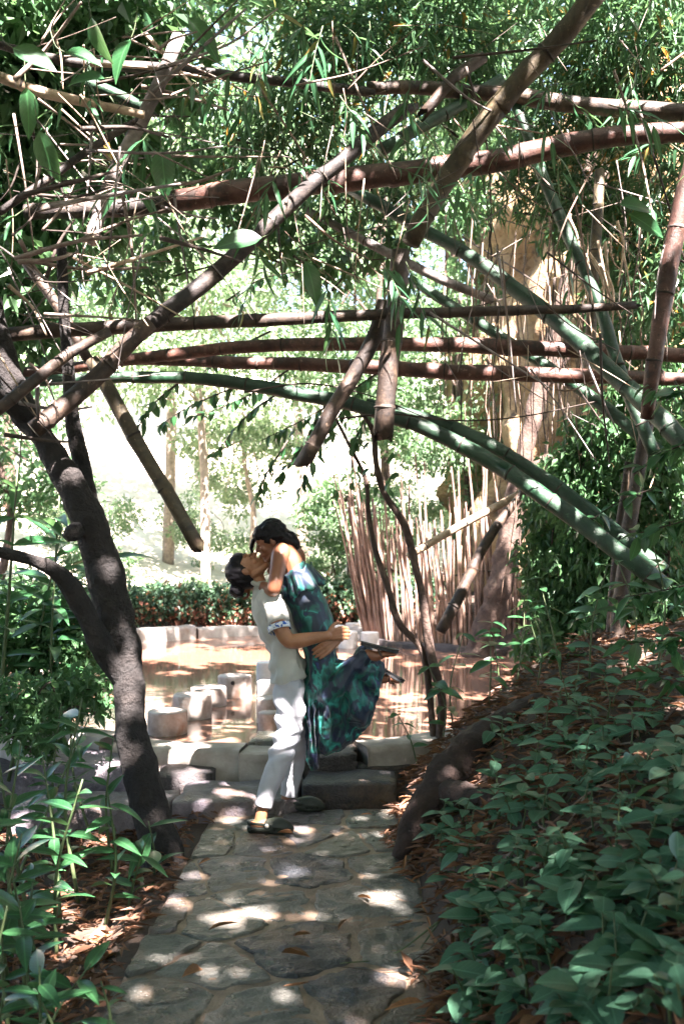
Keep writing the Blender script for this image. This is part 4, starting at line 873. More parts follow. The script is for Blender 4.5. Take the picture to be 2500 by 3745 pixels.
# hair with bun
def strands(mb, n, fn, r=.0016):
    for _ in range(n):
        p = fn(); tube(mb, spline([tuple(q) for q in p], 5), np.linspace(r, r * .4, (len(p) - 1) * 5 + 1), 4, cap=False)
B = Blob(); axm = (fm, um, SIDE)
B.ell(Lm(-.022, .014), axm, (.094, .096, .083)); B.ell(Lm(-.045, -.028), axm, (.07, .072, .076)); B.ell(Lm(-.055, -.075), axm, (.042, .045, .058))
B.ell(Lm(.02, .045), axm, (.066, .06, .072))
BUN = PX(866, 2158); B.ell(BUN, axm, (.038, .046, .040)); B.chain([(PX(885, 2120), .045, .05), (PX(874, 2140), .035, .038)], 12, 4)
hd = lambda co: N3(co, 60, 1, (.35, 1, 1)) * .003 + N3(co, 25, 5) * .003
oh = B.build('hair', M['hair'], man, .005, 3, hd)
mb = MB()
for sd_ in (-1, 1):
    tube(mb, [tuple(Lm(.088, .022, .014 * sd_) - man.location), tuple(Lm(.09, .030, .03 * sd_) - man.location), tuple(Lm(.078, .026, .048 * sd_) - man.location)], [.003, .0045, .002], 6)
    tube(mb, [tuple(Lm(.090, -.004, .020 * sd_) - man.location), tuple(Lm(.090, -.008, .031 * sd_) - man.location), tuple(Lm(.082, -.005, .044 * sd_) - man.location)], [.0015, .003, .0015], 6)
link('eyebrow', mb.mesh('eyebrow', M['hair']), man)
mb = MB(); strands(mb, 40, lambda: (lambda t, w: [BUN - man.location + Vector((math.cos(t) * .036, w, math.sin(t) * .042)), BUN - man.location + Vector((math.cos(t + .8) * .044, w * .8, math.sin(t + .8) * .05)), BUN - man.location + Vector((math.cos(t + 1.6) * .040, w * .5, math.sin(t + 1.6) * .046))])(rng.uniform(0, 6.28), rng.uniform(-.03, .03)))
link('hair_strand', mb.mesh('hair_strand', M['hair']), man)

# ---- woman
wom = empty('person', PX(1150, 2400)); props(wom, 'person in teal and navy printed ruffled dress held up in the embrace, feet kicked back', 'person')
fw = Vector((-.9, 0, -.436)); uw = Vector((-.436, 0, .9)); Cw = PX(991, 1970)
B = Blob(); Lw = head_shapes(B, Cw, fw, uw, SIDE, .96)
B.chain([(PX(1003, 1990), .046, .046), (PX(1030, 2006), .044, .048), (PX(1052, 2020), .055, .08)])
B.chain([(PX(1052, 2016), .055, .13), (PX(1064, 2050), .068, .135), (PX(1080, 2110), .075, .125), (PX(1100, 2180), .08, .12), (PX(1140, 2290), .085, .12)])
B.chain([(PX(1030, 2014, 5.80), .050, .048), (PX(1022, 2040, 5.755), .050, .048), (PX(1012, 2100, 5.70), .044, .042), (PX(1004, 2140, 5.67), .041, .040), (PX(996, 2158, 5.70), .040, .039), (PX(968, 2148, 5.86), .034, .034), (PX(925, 2140, 6.03), .027, .027)], 16, 6)
hand(B, PX(918, 2143, 6.03), Vector((-.75, -.55, -.15)), Vector((.5, -.8, 0)), Vector((.1, 0, -1)), curl=.45, thumb=-1, k=.88)
B.chain([(PX(1075, 2016, 6.04), .048, .048), (PX(1092, 2040, 6.1), .042, .042), (PX(1085, 2085, 6.11), .038, .038), (PX(1040, 2105, 6.11), .034, .034), (PX(990, 2085, 6.05), .026, .026)], 14, 6)
hand(B, PX(990, 2082, 6.04), Vector((-.35, -.5, .8)), Vector((-.6, -.6, .1)), Vector((.3, -.8, -.3)), curl=.25, thumb=1, k=.86)
KN1, AK1 = PX(1195, 2545, 5.82), PX(1345, 2392, 5.84); KN2, AK2 = PX(1200, 2560, 6.0), PX(1385, 2478, 6.02)
for h_, k_, a_, off in ((PX(1150, 2330, 5.87), KN1, AK1, 0), (PX(1155, 2330, 6.0), KN2, AK2, 0)):
    B.chain([(h_, .06, .06), ((h_ + k_) / 2, .05, .05), (k_, .038, .038)]); B.chain([(k_, .036, .036), (k_ * .65 + a_ * .35, .036, .036), (a_, .03, .03)])
B.chain([(AK1, .031, .03), (PX(1372, 2400, 5.84), .03, .03), (PX(1405, 2392, 5.84), .022, .036), (PX(1440, 2392, 5.84), .014, .036)])
B.chain([(AK2, .031, .03), (PX(1400, 2482, 6.02), .03, .03), (PX(1428, 2480, 6.02), .022, .036), (PX(1455, 2492, 6.02), .014, .036)])
B.build('body', M['skin_woman'], wom, .0045, 3)
# dress
OUT = np.array([(1118, 2300), (1222, 2320), (1228, 2375), (1240, 2405), (1265, 2414), (1288, 2398), (1308, 2366), (1335, 2350), (1362, 2368), (1374, 2402), (1402, 2425), (1404, 2452), (1388, 2490), (1394, 2545), (1374, 2602), (1342, 2668), (1292, 2720), (1240, 2750), (1196, 2766), (1168, 2756), (1164, 2812), (1132, 2824), (1118, 2780), (1108, 2700), (1105, 2620), (1110, 2540), (1112, 2440)], float)
def poly_sd(px, py, Q):
    best = np.full(px.shape, 1e9); ins = np.zeros(px.shape, bool)
    for a, b_ in zip(Q, np.roll(Q, -1, 0)):
        e = b_ - a; wx, wy = px - a[0], py - a[1]; t = np.clip((wx * e[0] + wy * e[1]) / (e @ e), 0, 1)
        best = np.minimum(best, np.hypot(wx - t * e[0], wy - t * e[1]))
        ins ^= ((a[1] > py) != (b_[1] > py)) & (px < (b_[0] - a[0]) * (py - a[1]) / (b_[1] - a[1] + 1e-9) + a[0])
    return np.where(ins, best, -best)
gx = np.arange(1096, 1416, 4.0); gy = np.arange(2296, 2832, 4.0); GX, GY = np.meshgrid(gx, gy); SDm = poly_sd(GX, GY, OUT)
def fold(x, y):
    an = np.arctan2(y - 2430, x - 1215); rr = np.hypot(x - 1215, y - 2430)
    wob = np.sin(rr * .02 + 1) * .35 + np.sin(x * .013 + y * .017) * .3
    rad = np.sin(an * 9 + wob * 2.2) * np.clip(rr / 160, .2, 1) + .5 * np.sin(an * 19 + 1 + wob * 3) * np.clip(rr / 200, 0, 1)
    cross = np.sin((x - y * .35) * .05 + np.sin(y * .02) * 2) * .6
    tail = np.sin((x - 1110) * .34 + np.sin(y * .02)) * 1.0
    k = smooth(1190, 1160, x); up_ = smooth(2520, 2430, y)
    return rad * (1 - k) * (1 - up_ * .3) + cross * up_ * .7 + tail * k * smooth(2480, 2620, y)
TH = (.030 + .10 * smooth(2780, 2560, GY)) * (1 - np.exp(-np.maximum(SDm, 0) / 26)) + .034 * fold(GX, GY) * smooth(0, 24, SDm)
ins = SDm > 0; idm = -np.ones(ins.shape, int); idm[ins] = np.arange(ins.sum()); nI = ins.sum()
PTF, PTB = [], []
for x, y, t in zip(GX[ins], GY[ins], TH[ins]):
    t = max(t, .012); dc = 5.92 + (x - 1150) / 250 * .02; PTF.append(P(x, y, dc) - Vector((0, t, 0))); PTB.append(P(x, y, dc) + Vector((0, t, 0)))
fs = []; edges = {}
for j in range(ins.shape[0] - 1):
    for i in range(ins.shape[1] - 1):
        q = (idm[j, i], idm[j, i + 1], idm[j + 1, i + 1], idm[j + 1, i])
        if min(q) < 0: continue
        fs.append((q[0], q[3], q[2], q[1])); fs.append(tuple(v + nI for v in q))
        for a, b_ in zip(q, q[1:] + q[:1]): edges[(a, b_)] = 1
fs += [(a, b_, b_ + nI, a + nI) for a, b_ in edges if (b_, a) not in edges]
B = Blob(); B.mb.add(PTF + PTB, fs)
B.chain([(PX(1082, 2092), .083, .138), (PX(1092, 2130), .100, .142), (PX(1104, 2175), .112, .142), (PX(1124, 2220), .118, .155), (PX(1146, 2270), .118, .175), (PX(1158, 2320), .108, .178), (PX(1168, 2385), .096, .165), (PX(1178, 2460), .09, .15)], 24, 8)
for k_, a_ in ((KN1, PX(1325, 2405, 5.84)), (KN2, PX(1368, 2480, 6.02))):
    B.chain([(k_, .066, .066), ((k_ + a_) / 2, .058, .062), (a_, .05, .052)], 16, 6)
def dress_d(co):
    x, y = to_px(co); lo = smooth(2330, 2450, y)
    up_ = np.sin((y + x * .5) * .07 + N3(co, 6, 2) * 4) * .003 * (1 - lo)
    return up_ + N3(co, 11, 7, (1, 1, .6)) * (.004 + .010 * lo) + ridge(co, 9, 3, (1.2, 1, .6)) * (.002 + .014 * lo) + ridge(co, 20, 2, (1, 1, .6)) * (.002 + .006 * lo)
B.build('dress', M['dress'], wom, .006, 2, dress_d)
# flounce round the bust
mb = MB(); vs = []; A0, A1 = PX(1080, 2084), PX(1112, 2162); n1 = 72
axd = (A1 - A0).normalized(); e1 = Vector((0, 1, 0)); e2 = axd.cross(e1)
for j in range(7):
    t = j / 6
    for k in range(n1):
        th = 2 * math.pi * k / n1; w = 1 + (.05 + .10 * t) * math.sin(th * 11 + math.sin(th * 3) * 1.5) * (.4 + t * .6)
        rr = (.090 + .034 * t + (.012 if j == 0 else 0)); q = A0 + (A1 - A0) * t + (e2 * math.cos(th) * rr * w + e1 * math.sin(th) * (rr + .055) * w) - axd * (.012 * math.sin(th * 7))
        vs.append(q - wom.location)
mb.add(vs, [(j * n1 + k, j * n1 + (k + 1) % n1, (j + 1) * n1 + (k + 1) % n1, (j + 1) * n1 + k) for j in range(6) for k in range(n1)])
fl = link('ruffle', mb.mesh('ruffle', M['dress']), wom); s_ = fl.modifiers.new('s', 'SOLIDIFY'); s_.thickness = .004
# sandals
def sandal(heel, toe, up):
    a = (toe - heel); Ln = a.length; a.normalize(); s = Vector((0, 1, 0)); n_ = up.normalized(); mb = MB(); vs = []
    pr = [(0, .018), (.06, .03), (.25, .034), (.5, .033), (.75, .045), (.92, .038), (1, .016)]
    for h_ in (-.008, .012):
        for t, w in pr: vs.append(heel + a * Ln * t + s * w + n_ * (h_ + .015 * t * t) - wom.location)
        for t, w in reversed(pr): vs.append(heel + a * Ln * t - s * w + n_ * (h_ + .015 * t * t) - wom.location)
    n = 14; mb.add(vs, [tuple(range(n)), tuple(reversed(range(n, 2 * n)))] + [(k, (k + 1) % n, n + (k + 1) % n, n + k) for k in range(n)])
    o = link('sandal', mb.mesh('sandal', M['sole'], False), wom); bv = o.modifiers.new('b', 'BEVEL'); bv.width = .004; bv.segments = 2
    mb = MB()
    for w in (-1, 1): tube(mb, spline([tuple(heel + a * Ln * .78 - n_ * .03 - wom.location), tuple(heel + a * Ln * .6 - n_ * .035 + s * .03 * w - wom.location), tuple(heel + a * Ln * .45 + s * .036 * w - wom.location)], 5), [.006] * 11, 6)
    link('strap', mb.mesh('strap', M['strap']), o)
sandal(PX(1318, 2352, 5.84), PX(1454, 2392, 5.84), Vector((.25, 0, 1)))
sandal(PX(1386, 2440, 6.02), PX(1470, 2500, 6.02), Vector((.6, 0, .8)))
# hair
axw = (fw, uw, SIDE); B = Blob()
B.ell(Lw(-.018, .022), axw, (.097, .094, .084)); B.ell(Lw(-.05, -.02), axw, (.072, .08, .08)); B.ell(Lw(.04, .052), axw, (.055, .052, .07))
B.chain([(PX(1000, 1962), .075, .085), (PX(1035, 1965), .060, .085), (PX(1064, 1978), .045, .075), (PX(1084, 1996), .024, .055)], 16, 6)
B.chain([(PX(930, 1975, 5.97), .018, .02), (PX(920, 1998, 5.97), .013, .014), (PX(922, 2022, 5.97), .006, .006)], 10, 4)
B.build('hair', M['hair'], wom, .005, 3, lambda co: N3(co, 34, 1, (.6, 1, 1)) * .010 + N3(co, 70, 5) * .003)
mb = MB(); o = wom.location
def lock():
    t = rng.random(); y0 = rng.uniform(-.08, .08)
    a = PX(960 + 60 * t, 1925 + 18 * t) + Vector((0, y0 * .6, .004)); c = PX(1062 + rng.uniform(0, 40), 1968 + rng.uniform(-10, 45)) + Vector((0, y0, 0)); m_ = PX(1020 + 20 * t, 1938 + rng.uniform(-2, 10)) + Vector((0, y0, .0))
    return [a - o, m_ - o, (m_ + c) / 2 - o + Vector((0, 0, rng.uniform(-.006, .012))), c - o]
strands(mb, 130, lock, .0022)
strands(mb, 24, lambda: (lambda t: [PX(940 + 10 * t, 1950, 5.9 + t * .08) - o, PX(918 + 6 * t, 1985, 5.88 + t * .08) - o, PX(914 + 14 * t, 2026 + 8 * t, 5.88 + t * .08) - o])(rng.random()), .0018)
link('hair_strand', mb.mesh('hair_strand', M['hair']), wom)
mb = MB()
for sd_ in (-1,):
    tube(mb, [tuple(Lw(.086, .022, .014 * sd_) - o), tuple(Lw(.088, .030, .03 * sd_) - o), tuple(Lw(.076, .026, .048 * sd_) - o)], [.0025, .0035, .002], 6)
    tube(mb, [tuple(Lw(.090, -.004, .018 * sd_) - o), tuple(Lw(.089, -.009, .031 * sd_) - o), tuple(Lw(.080, -.006, .046 * sd_) - o)], [.0015, .0035, .0015], 6)
link('eyelash', mb.mesh('eyelash', M['hair']), wom)
m, nt, b = newmat('gold'); b.inputs['Base Color'].default_value = (.75, .55, .25, 1); b.inputs['Metallic'].default_value = 1; b.inputs['Roughness'].default_value = .25; M['gold'] = m
mb = MB(); q = Lw(-.008, -.055, -.078) - o; tube(mb, [tuple(q), tuple(q + Vector((0, 0, -.012)))], [.006, .004], 8); link('earring', mb.mesh('earring', M['gold']), wom)
# ------------------------------------------------------------------ stick fence
SB = spline([(.42, 16.35), (.5, 15.9), (.85, 15.35), (1.35, 14.95), (1.95, 14.65), (2.7, 14.4), (3.3, 14.3)], 20)
fence = empty('stick_fence', (1.4, 15.0, 0)); props(fence, 'curved fence of tall upright bare sticks at the far right side of the pool', 'fence')
stick_meshes = []
for k in range(8):
    mb = MB(); p = [(0, 0, 0)]
    for j in range(1, 5): p.append((rng.normal(0, .012), rng.normal(0, .012), j / 4))
    S = spline(p, 3); tube(mb, S, np.linspace(.026, .013, len(S)) * rng.uniform(.8, 1.15), 7, .12, 8); stick_meshes.append(mb.mesh('stick', M['stick']))
for layer in range(2):
    for t in np.linspace(0, 1, 100 if layer == 0 else 60):
        i = t * (len(SB) - 1); a = min(int(i), len(SB) - 2); p = SB[a] + (SB[a + 1] - SB[a]) * (i - a) + rng.normal(0, .018, 2); p[1] += layer * .07
        o = link('stick', stick_meshes[rng.integers(8)], fence); o.location = Vector((p[0], p[1], .0)) - fence.location
        hgt = (1.95 + .5 * max(0, .3 - t) * 2 + rng.uniform(-.35, .35) + (rng.random() < .22) * rng.uniform(.3, 1.1)) * (1 if layer == 0 else .92)
        lean = -.13 * (1 - t) ** 2 + rng.normal(0, .045) - .02
        o.rotation_euler = (rng.normal(.02, .03), lean, rng.uniform(0, 6)) if False else (rng.normal(-.02, .03), lean, 0); o.scale = (1.0, 1.0, hgt)
mb = wall_run([tuple(p + np.array([-.03, -.22])) for p in SB[::12]], -.4, .09, .5, M['step_dark'], 'plinth', out=-1, wob=.03)
child_at(link('plinth', mb), fence)
for zz in (.55, 1.15):
    mb = MB(); tube(mb, [(p[0], p[1] + .05, zz + .04 * math.sin(i)) for i, p in enumerate(SB[2:-2:4])], [.016] * len(SB[2:-2:4]), 6, .1, 9); child_at(link('binding_rail', mb.mesh('binding_rail', M['twig_dk'])), fence)

# ------------------------------------------------------------------ leaf prototypes and placed leaves
def leaf_proto(name, width, mat, bend=.18, peak=.42, fold=.14, n=6, wavy=0.0, tipdrop=0):
    mb = MB(); vs = []; c = []
    for i in range(n + 1):
        t = i / n; w = width * .5 * (math.sin(math.pi * t ** (math.log(.5) / math.log(peak))) ** .85 if 0 < t < 1 else .02)
        z = -bend * t * t; vs += [(t, w, z + fold * w * 2 + wavy * math.sin(t * 16)), (t, 0, z), (t, -w, z + fold * w * 2 - wavy * math.sin(t * 14))]
    fs = []
    for i in range(n):
        a = i * 3; fs += [(a, a + 1, a + 4, a + 3), (a + 1, a + 2, a + 5, a + 4)]
    mb.add(vs, fs); return mb.mesh(name, M[mat])
LF = {'bank': [leaf_proto('leaf', w, 'lf_bank', b_, .4, f_) for w, b_, f_ in ((.55, .15, .12), (.62, .3, .1), (.5, .05, .2))],
      'gloss': [leaf_proto('leaf', w, 'lf_gloss', b_, .42, f_, 7) for w, b_, f_ in ((.28, .25, .16), (.24, .45, .2), (.33, .12, .12))],
      'ovate': [leaf_proto('leaf', w, 'lf_gloss', b_, .42, f_) for w, b_, f_ in ((.48, .2, .15), (.42, .35, .2))],
      'bam': [leaf_proto('leaf', w, 'lf_bam', b_, .33, f_, 6) for w, b_, f_ in ((.15, .3, .2), (.12, .5, .2), (.17, .12, .1))],
      'dry': [leaf_proto('leaf', w, 'lf_dry', b_, .42, f_, 5, wv_) for w, b_, f_, wv_ in ((.2, .15, .5, .01), (.14, -.2, .6, .015), (.5, .1, .4, .02))]}
def put_leaf(parent, kind, pos, axis, normal, L, wscale=1.0, name='leaf'):
    ms = LF[kind]; o = link(name, ms[random.randrange(len(ms))], parent)
    a = Vector(axis).normalized(); n = Vector(normal); n = n - a * n.dot(a)
    if n.length < 1e-3: n = Vector((0, 0, 1)) - a * a.z
    n.normalize(); s = n.cross(a)
    mtx = Matrix((a * L, s * L * wscale, n * L)).transposed().to_4x4()
    mtx.translation = Vector(pos) - (Vector(parent.location) if parent else Vector((0, 0, 0)))
    o.matrix_basis = mtx
    return o
DG = np.concatenate([np.arange(2.2, 9, .02), np.arange(9, 18, .1)])
def hit(px, py):     # where a sight line meets the ground
    x = (px - HX) / FPX * DG; z = CAM_Z - (py - HY) / FPX * DG; h = ground_h(x, DG)
    k = np.argmax(z < h)
    if not (z < h).any(): return None
    return Vector((x[k], DG[k], h[k]))
def small_plant(base, height, nl, kind, L, lab, cat, group, name, lean=None, spread=1.0, droop=.2, stem='stem'):
    root = empty(name, base); props(root, lab, cat, group)
    lean = lean or Vector((random.gauss(0, .25), random.gauss(-.1, .25), 1)).normalized()
    tip = Vector(base) + lean * height; mid = (Vector(base) + tip) / 2 + Vector((random.gauss(0, .06), random.gauss(0, .06), 0)) * height
    S = spline([tuple(Vector(base) - Vector((0, 0, .03))), tuple(mid), tuple(tip)], 5); mb = MB(); tube(mb, S, np.linspace(.0045, .002, len(S)) * (1 + height), 5); child_at(link('stem', mb.mesh('stem', M[stem])), root)
    ph = random.random() * 6
    for i in range(nl):
        t = 1 - (i // 2) / max(1, (nl + 1) // 2) * .75; p = Vector(S[min(len(S) - 1, int(t * (len(S) - 1)))])
        th = ph + (i % 2) * math.pi + (i // 2) * 1.6 + random.gauss(0, .25)
        out = Vector((math.cos(th), math.sin(th), random.gauss(.15, .2) - droop * random.random())) * spread
        nrm = Vector((random.gauss(0, .25), random.gauss(-.25, .25), 1))
        put_leaf(root, kind, p, out, nrm, L * random.uniform(.7, 1.2) * (1 if i > 1 else .85))
    return root

# right bank: low plants with pointed oval leaves
bank_poly = np.array([(1010, 1790), (1120, 1690), (1240, 1640), (1400, 1560), (1568, 1520), (1568, 2349), (1120, 2349), (1040, 2150), (985, 1950)], float)
zones = [(1568, 1750, 'oval leaved plant on the upper bank above the gnarled root'), (1568, 2000, 'oval leaved plant midway down the right bank'), (1568, 2400, 'large leaved plant at the foot of the right bank in the foreground')]
cnt = 0; tries = 0; pts_used = []
while cnt < 215 and tries < 9000:
    tries += 1; vx, vy = random.uniform(980, 1600), random.uniform(1500, 2400)
    if poly_sd(np.array([vx]), np.array([vy]), bank_poly)[0] < 0 and not (vx > 1568 or vy > 2349): continue
    if any(math.hypot(vx - a, vy - b_) < 20 for a, b_ in pts_used): continue
    if noise.noise(Vector((vx * .011, vy * .011, 3.3))) < -.12 and random.random() < .85: continue
    g = hit(vx * KV, vy * KV)
    if g is None or g.y < 2.3: continue
    pts_used.append((vx, vy)); cnt += 1
    hh = random.uniform(.04, .22); L = random.choice((.05, .065, .08, .1, .12, .135)) * (1.2 if vy > 2080 else 1); nl = random.choice((4, 4, 6, 6, 8))
    size = 'tiny' if L < .06 else 'small' if L < .09 else 'medium' if L < .11 else 'large'
    band = 'high above the root' if vy < 1700 else 'on the upper bank' if vy < 1850 else 'midway down the bank' if vy < 2020 else 'low on the bank' if vy < 2190 else 'along the bottom edge'
    col = 'beside the path' if vx < 1150 else 'mid bank' if vx < 1360 else 'towards the right edge'
    small_plant(g, hh, nl, 'bank', L, '%s %s-leaved oval plant %s, %s' % (size, {4: 'four', 6: 'six', 8: 'eight'}[nl], band, col), 'plant', 'oval leaved plants on the right bank', 'bank_plant')
# taller stalks between bank and pool
for vx, vy, d, h, n, k in [(1010, 1720, 6.7, .55, 9, 'ovate'), (1045, 1700, 6.9, .75, 10, 'gloss'), (1120, 1690, 6.5, .5, 8, 'ovate'), (1180, 1640, 6.6, .6, 10, 'gloss'), (1230, 1600, 6.4, .65, 10, 'ovate'), (1290, 1560, 6.2, .6, 10, 'gloss'), (1350, 1540, 6.1, .7, 12, 'bank'), (1430, 1520, 5.8, .7, 12, 'bank'), (1500, 1500, 5.6, .8, 12, 'bank'), (960, 1730, 6.7, .4, 7, 'ovate'), (1150, 1600, 7.0, .5, 9, 'gloss'), (1250, 1500, 7.2, .6, 10, 'gloss')]:
    q = V(vx, vy, d); q.z = max(ground1(q.x, q.y), -.05)
    small_plant(q, h, n, k, random.uniform(.10, .17), '%s leafy stalk with %s leaves %s' % ('tall' if h > .62 else 'middling' if h > .5 else 'short', {'ovate': 'oval', 'gloss': 'narrow', 'bank': 'broad oval'}[k], 'at the pool wall beside the sandals' if vx < 1030 else 'before the brown water' if vx < 1130 else 'before the water by the rough trunk' if vx < 1260 else 'under the creeper' if vx < 1400 else 'at the right edge'), 'plant', 'leafy stalks between bank and pool', 'leafy_stalk', Vector((random.gauss(-.15, .2), random.gauss(0, .15), 1)).normalized())
# branches with broad leaves reaching in at the right edge
def branch(name, pts, nl, kind, L, lab, cat, group, mat='twig_dk', r=.006, hang=.5, side=None):
    S = spline([tuple(V(a, b_, d)) for a, b_, d in pts], 8); root = empty(name, S[0]); props(root, lab, cat, group)
    mb = MB(); tube(mb, S, np.linspace(r, r * .3, len(S)), 6, .1, 9); child_at(link('stem', mb.mesh('stem', M[mat])), root)
    T = np.gradient(S, axis=0)
    for i in range(nl):
        k = int((.12 + .88 * (i + random.random()) / nl) * (len(S) - 1)); p = Vector(S[k]); t = Vector(T[k]).normalized()
        o = Vector((random.gauss(0, .7), random.gauss(0, .7), random.gauss(-hang, .45))) + t * .5
        put_leaf(root, kind, p + Vector((random.gauss(0, .012),) * 3), o, Vector((random.gauss(0, .4), random.gauss(-.4, .4), 1)), L * random.uniform(.65, 1.25))
    return root
rb = [([(1620, 1010, 5.0), (1540, 1030, 5.0), (1450, 1090, 5.1)], 22), ([(1620, 1180, 4.9), (1550, 1200, 4.9), (1440, 1230, 5.0)], 22), ([(1620, 1330, 4.8), (1540, 1350, 4.9), (1430, 1370, 5.1)], 24), ([(1620, 1480, 4.7), (1520, 1470, 4.9), (1400, 1480, 5.2)], 26),
      ([(1630, 900, 5.2), (1560, 900, 5.2), (1470, 890, 5.3)], 18), ([(1620, 1580, 4.6), (1540, 1560, 4.7), (1450, 1550, 4.9)], 20), ([(1400, 1530, 6.6), (1330, 1500, 6.7), (1250, 1500, 6.8)], 20), ([(1500, 1120, 6.4), (1420, 1150, 6.5), (1330, 1210, 6.6)], 24), ([(1500, 1380, 6.0), (1400, 1400, 6.2), (1300, 1430, 6.4)], 26)]
rbl = ['above the upright brown bamboo', 'below the foot of the sun flecked pole', 'over the lower end of the green arch', 'just above the bank', 'beside the orange red pole foot', 'lowest at the right edge above the bank plants', 'low before the creeper, nearest the rough trunk', 'before the creeper under the green arch', 'before the creeper beside the brown bamboo']
for (pts, n), where in zip(rb, rbl): branch('leafy_branch', pts, n, 'ovate', .12, 'branch of pointed green leaves ' + where, 'branch', 'leafy branches at the right edge', hang=.25)

# slender two-stemmed shrub in front of the fence
sh = empty('slender_shrub', V(1010, 1690, 7.15)); props(sh, 'slender bare two-stemmed shrub standing at the pool edge before the stick fence', 'shrub')
skinned('stem', vs_([(1006, 1740, 10, 7.15), (1010, 1670, 10, 7.15), (1012, 1600, 10, 7.15), (985, 1490, 11, 7.15), (970, 1380, 9, 7.15), (950, 1290, 9, 7.15), (925, 1200, 9, 7.15), (880, 1130, 8, 7.15), (862, 1060, 7, 7.15), (855, 990, 6, 7.15), (825, 940, 4, 7.15)]), 'bark_brown', sh, 9, .2, 8)
skinned('stem', vs_([(998, 1740, 8, 7.2), (990, 1650, 8, 7.2), (970, 1500, 8, 7.2), (915, 1430, 8, 7.2), (890, 1350, 8, 7.2), (860, 1260, 7, 7.2), (845, 1180, 6, 7.2), (838, 1100, 5, 7.2), (800, 1020, 4, 7.2), (770, 960, 3, 7.2)]), 'bark_brown', sh, 8, .2, 8)
for vx, vy in [(x, y) for x in (780, 800, 820, 845, 860, 880, 905) for y in (1000, 1040, 1085, 1120)]:
    p = V(vx + random.gauss(0, 14), vy + random.gauss(0, 18), 7.15 + random.gauss(0, .15)); put_leaf(sh, 'ovate', p, (random.gauss(0, .6), random.gauss(0, .6), -.7), (random.gauss(0, .4), -.6, .7), random.uniform(.06, .10))
# the hanging leafy branches above the water
hb = [([(900, 830, 8.2), (800, 900, 8.1), (700, 960, 8.0), (600, 1010, 7.9)], 34), ([(860, 860, 8.3), (780, 950, 8.2), (720, 1050, 8.1), (680, 1140, 8.0)], 34), ([(700, 820, 8.5), (600, 890, 8.4), (520, 930, 8.3), (430, 960, 8.2)], 34), ([(760, 900, 8.4), (700, 1010, 8.3), (640, 1100, 8.2)], 30),
      ([(640, 900, 8.6), (560, 960, 8.5), (480, 1060, 8.4)], 28), ([(560, 880, 8.6), (440, 930, 8.5), (360, 980, 8.4)], 28), ([(900, 900, 8.2), (840, 960, 8.1), (800, 1040, 8.0)], 24), ([(420, 870, 7.8), (350, 930, 7.8), (300, 1010, 7.8)], 26), ([(620, 760, 8.4), (540, 800, 8.3), (470, 850, 8.2)], 20), ([(520, 690, 8.4), (600, 640, 8.3), (700, 620, 8.2)], 24), ([(660, 1010, 8.3), (610, 1090, 8.2), (585, 1160, 8.2)], 20)]
hl = ['hanging branch of dark oval leaves reaching left over the water', 'hanging branch of dark oval leaves drooping towards the couple']
for i, (pts, n) in enumerate(hb): branch('hanging_branch', pts, n, 'ovate', .105, ['%s hanging branch of dark oval leaves %s' % (w_, x_) for w_, x_ in (('long', 'reaching left over the water'), ('long', 'drooping towards the couple'), ('high', 'spreading left below the green arch'), ('middle', 'drooping over the water'), ('loose', 'right of the hanging brown pole'), ('small', 'behind the hanging brown pole'), ('short', 'left of the slender shrub'), ('leftmost', 'beside the leaning tree'), ('short', 'among the level poles'), ('upper', 'above the level poles'), ('lowest', 'left of the head of the man'))][i], 'branch', 'leafy branches hanging over the pool', r=.010, hang=.8)

# left foreground plants
def lance_plant(base, h, n, L, lab, kind='gloss', lean=None, group='long leaved plants at lower left'):
    root = empty('long_leaved_plant', base); props(root, lab, 'plant', group)
    lean = lean or Vector((random.gauss(0, .18), random.gauss(0, .18), 1)).normalized()
    S = spline([tuple(base), tuple(Vector(base) + lean * h * .5 + Vector((random.gauss(0, .04), 0, 0))), tuple(Vector(base) + lean * h)], 6)
    mb = MB(); tube(mb, S, np.linspace(.011, .004, len(S)) * (.6 + .4 * h), 6); child_at(link('stem', mb.mesh('stem', M['stem'])), root)
    ph = random.random() * 6
    for i in range(n):
        t = .25 + .75 * (i + .5) / n; p = Vector(S[int(t * (len(S) - 1))]); th = ph + i * 2.4 + random.gauss(0, .3)
        put_leaf(root, kind, p, (math.cos(th), math.sin(th), random.gauss(.35, .3)), (random.gauss(0, .3), random.gauss(-.3, .3), 1), L * random.uniform(.7, 1.2))
    return root
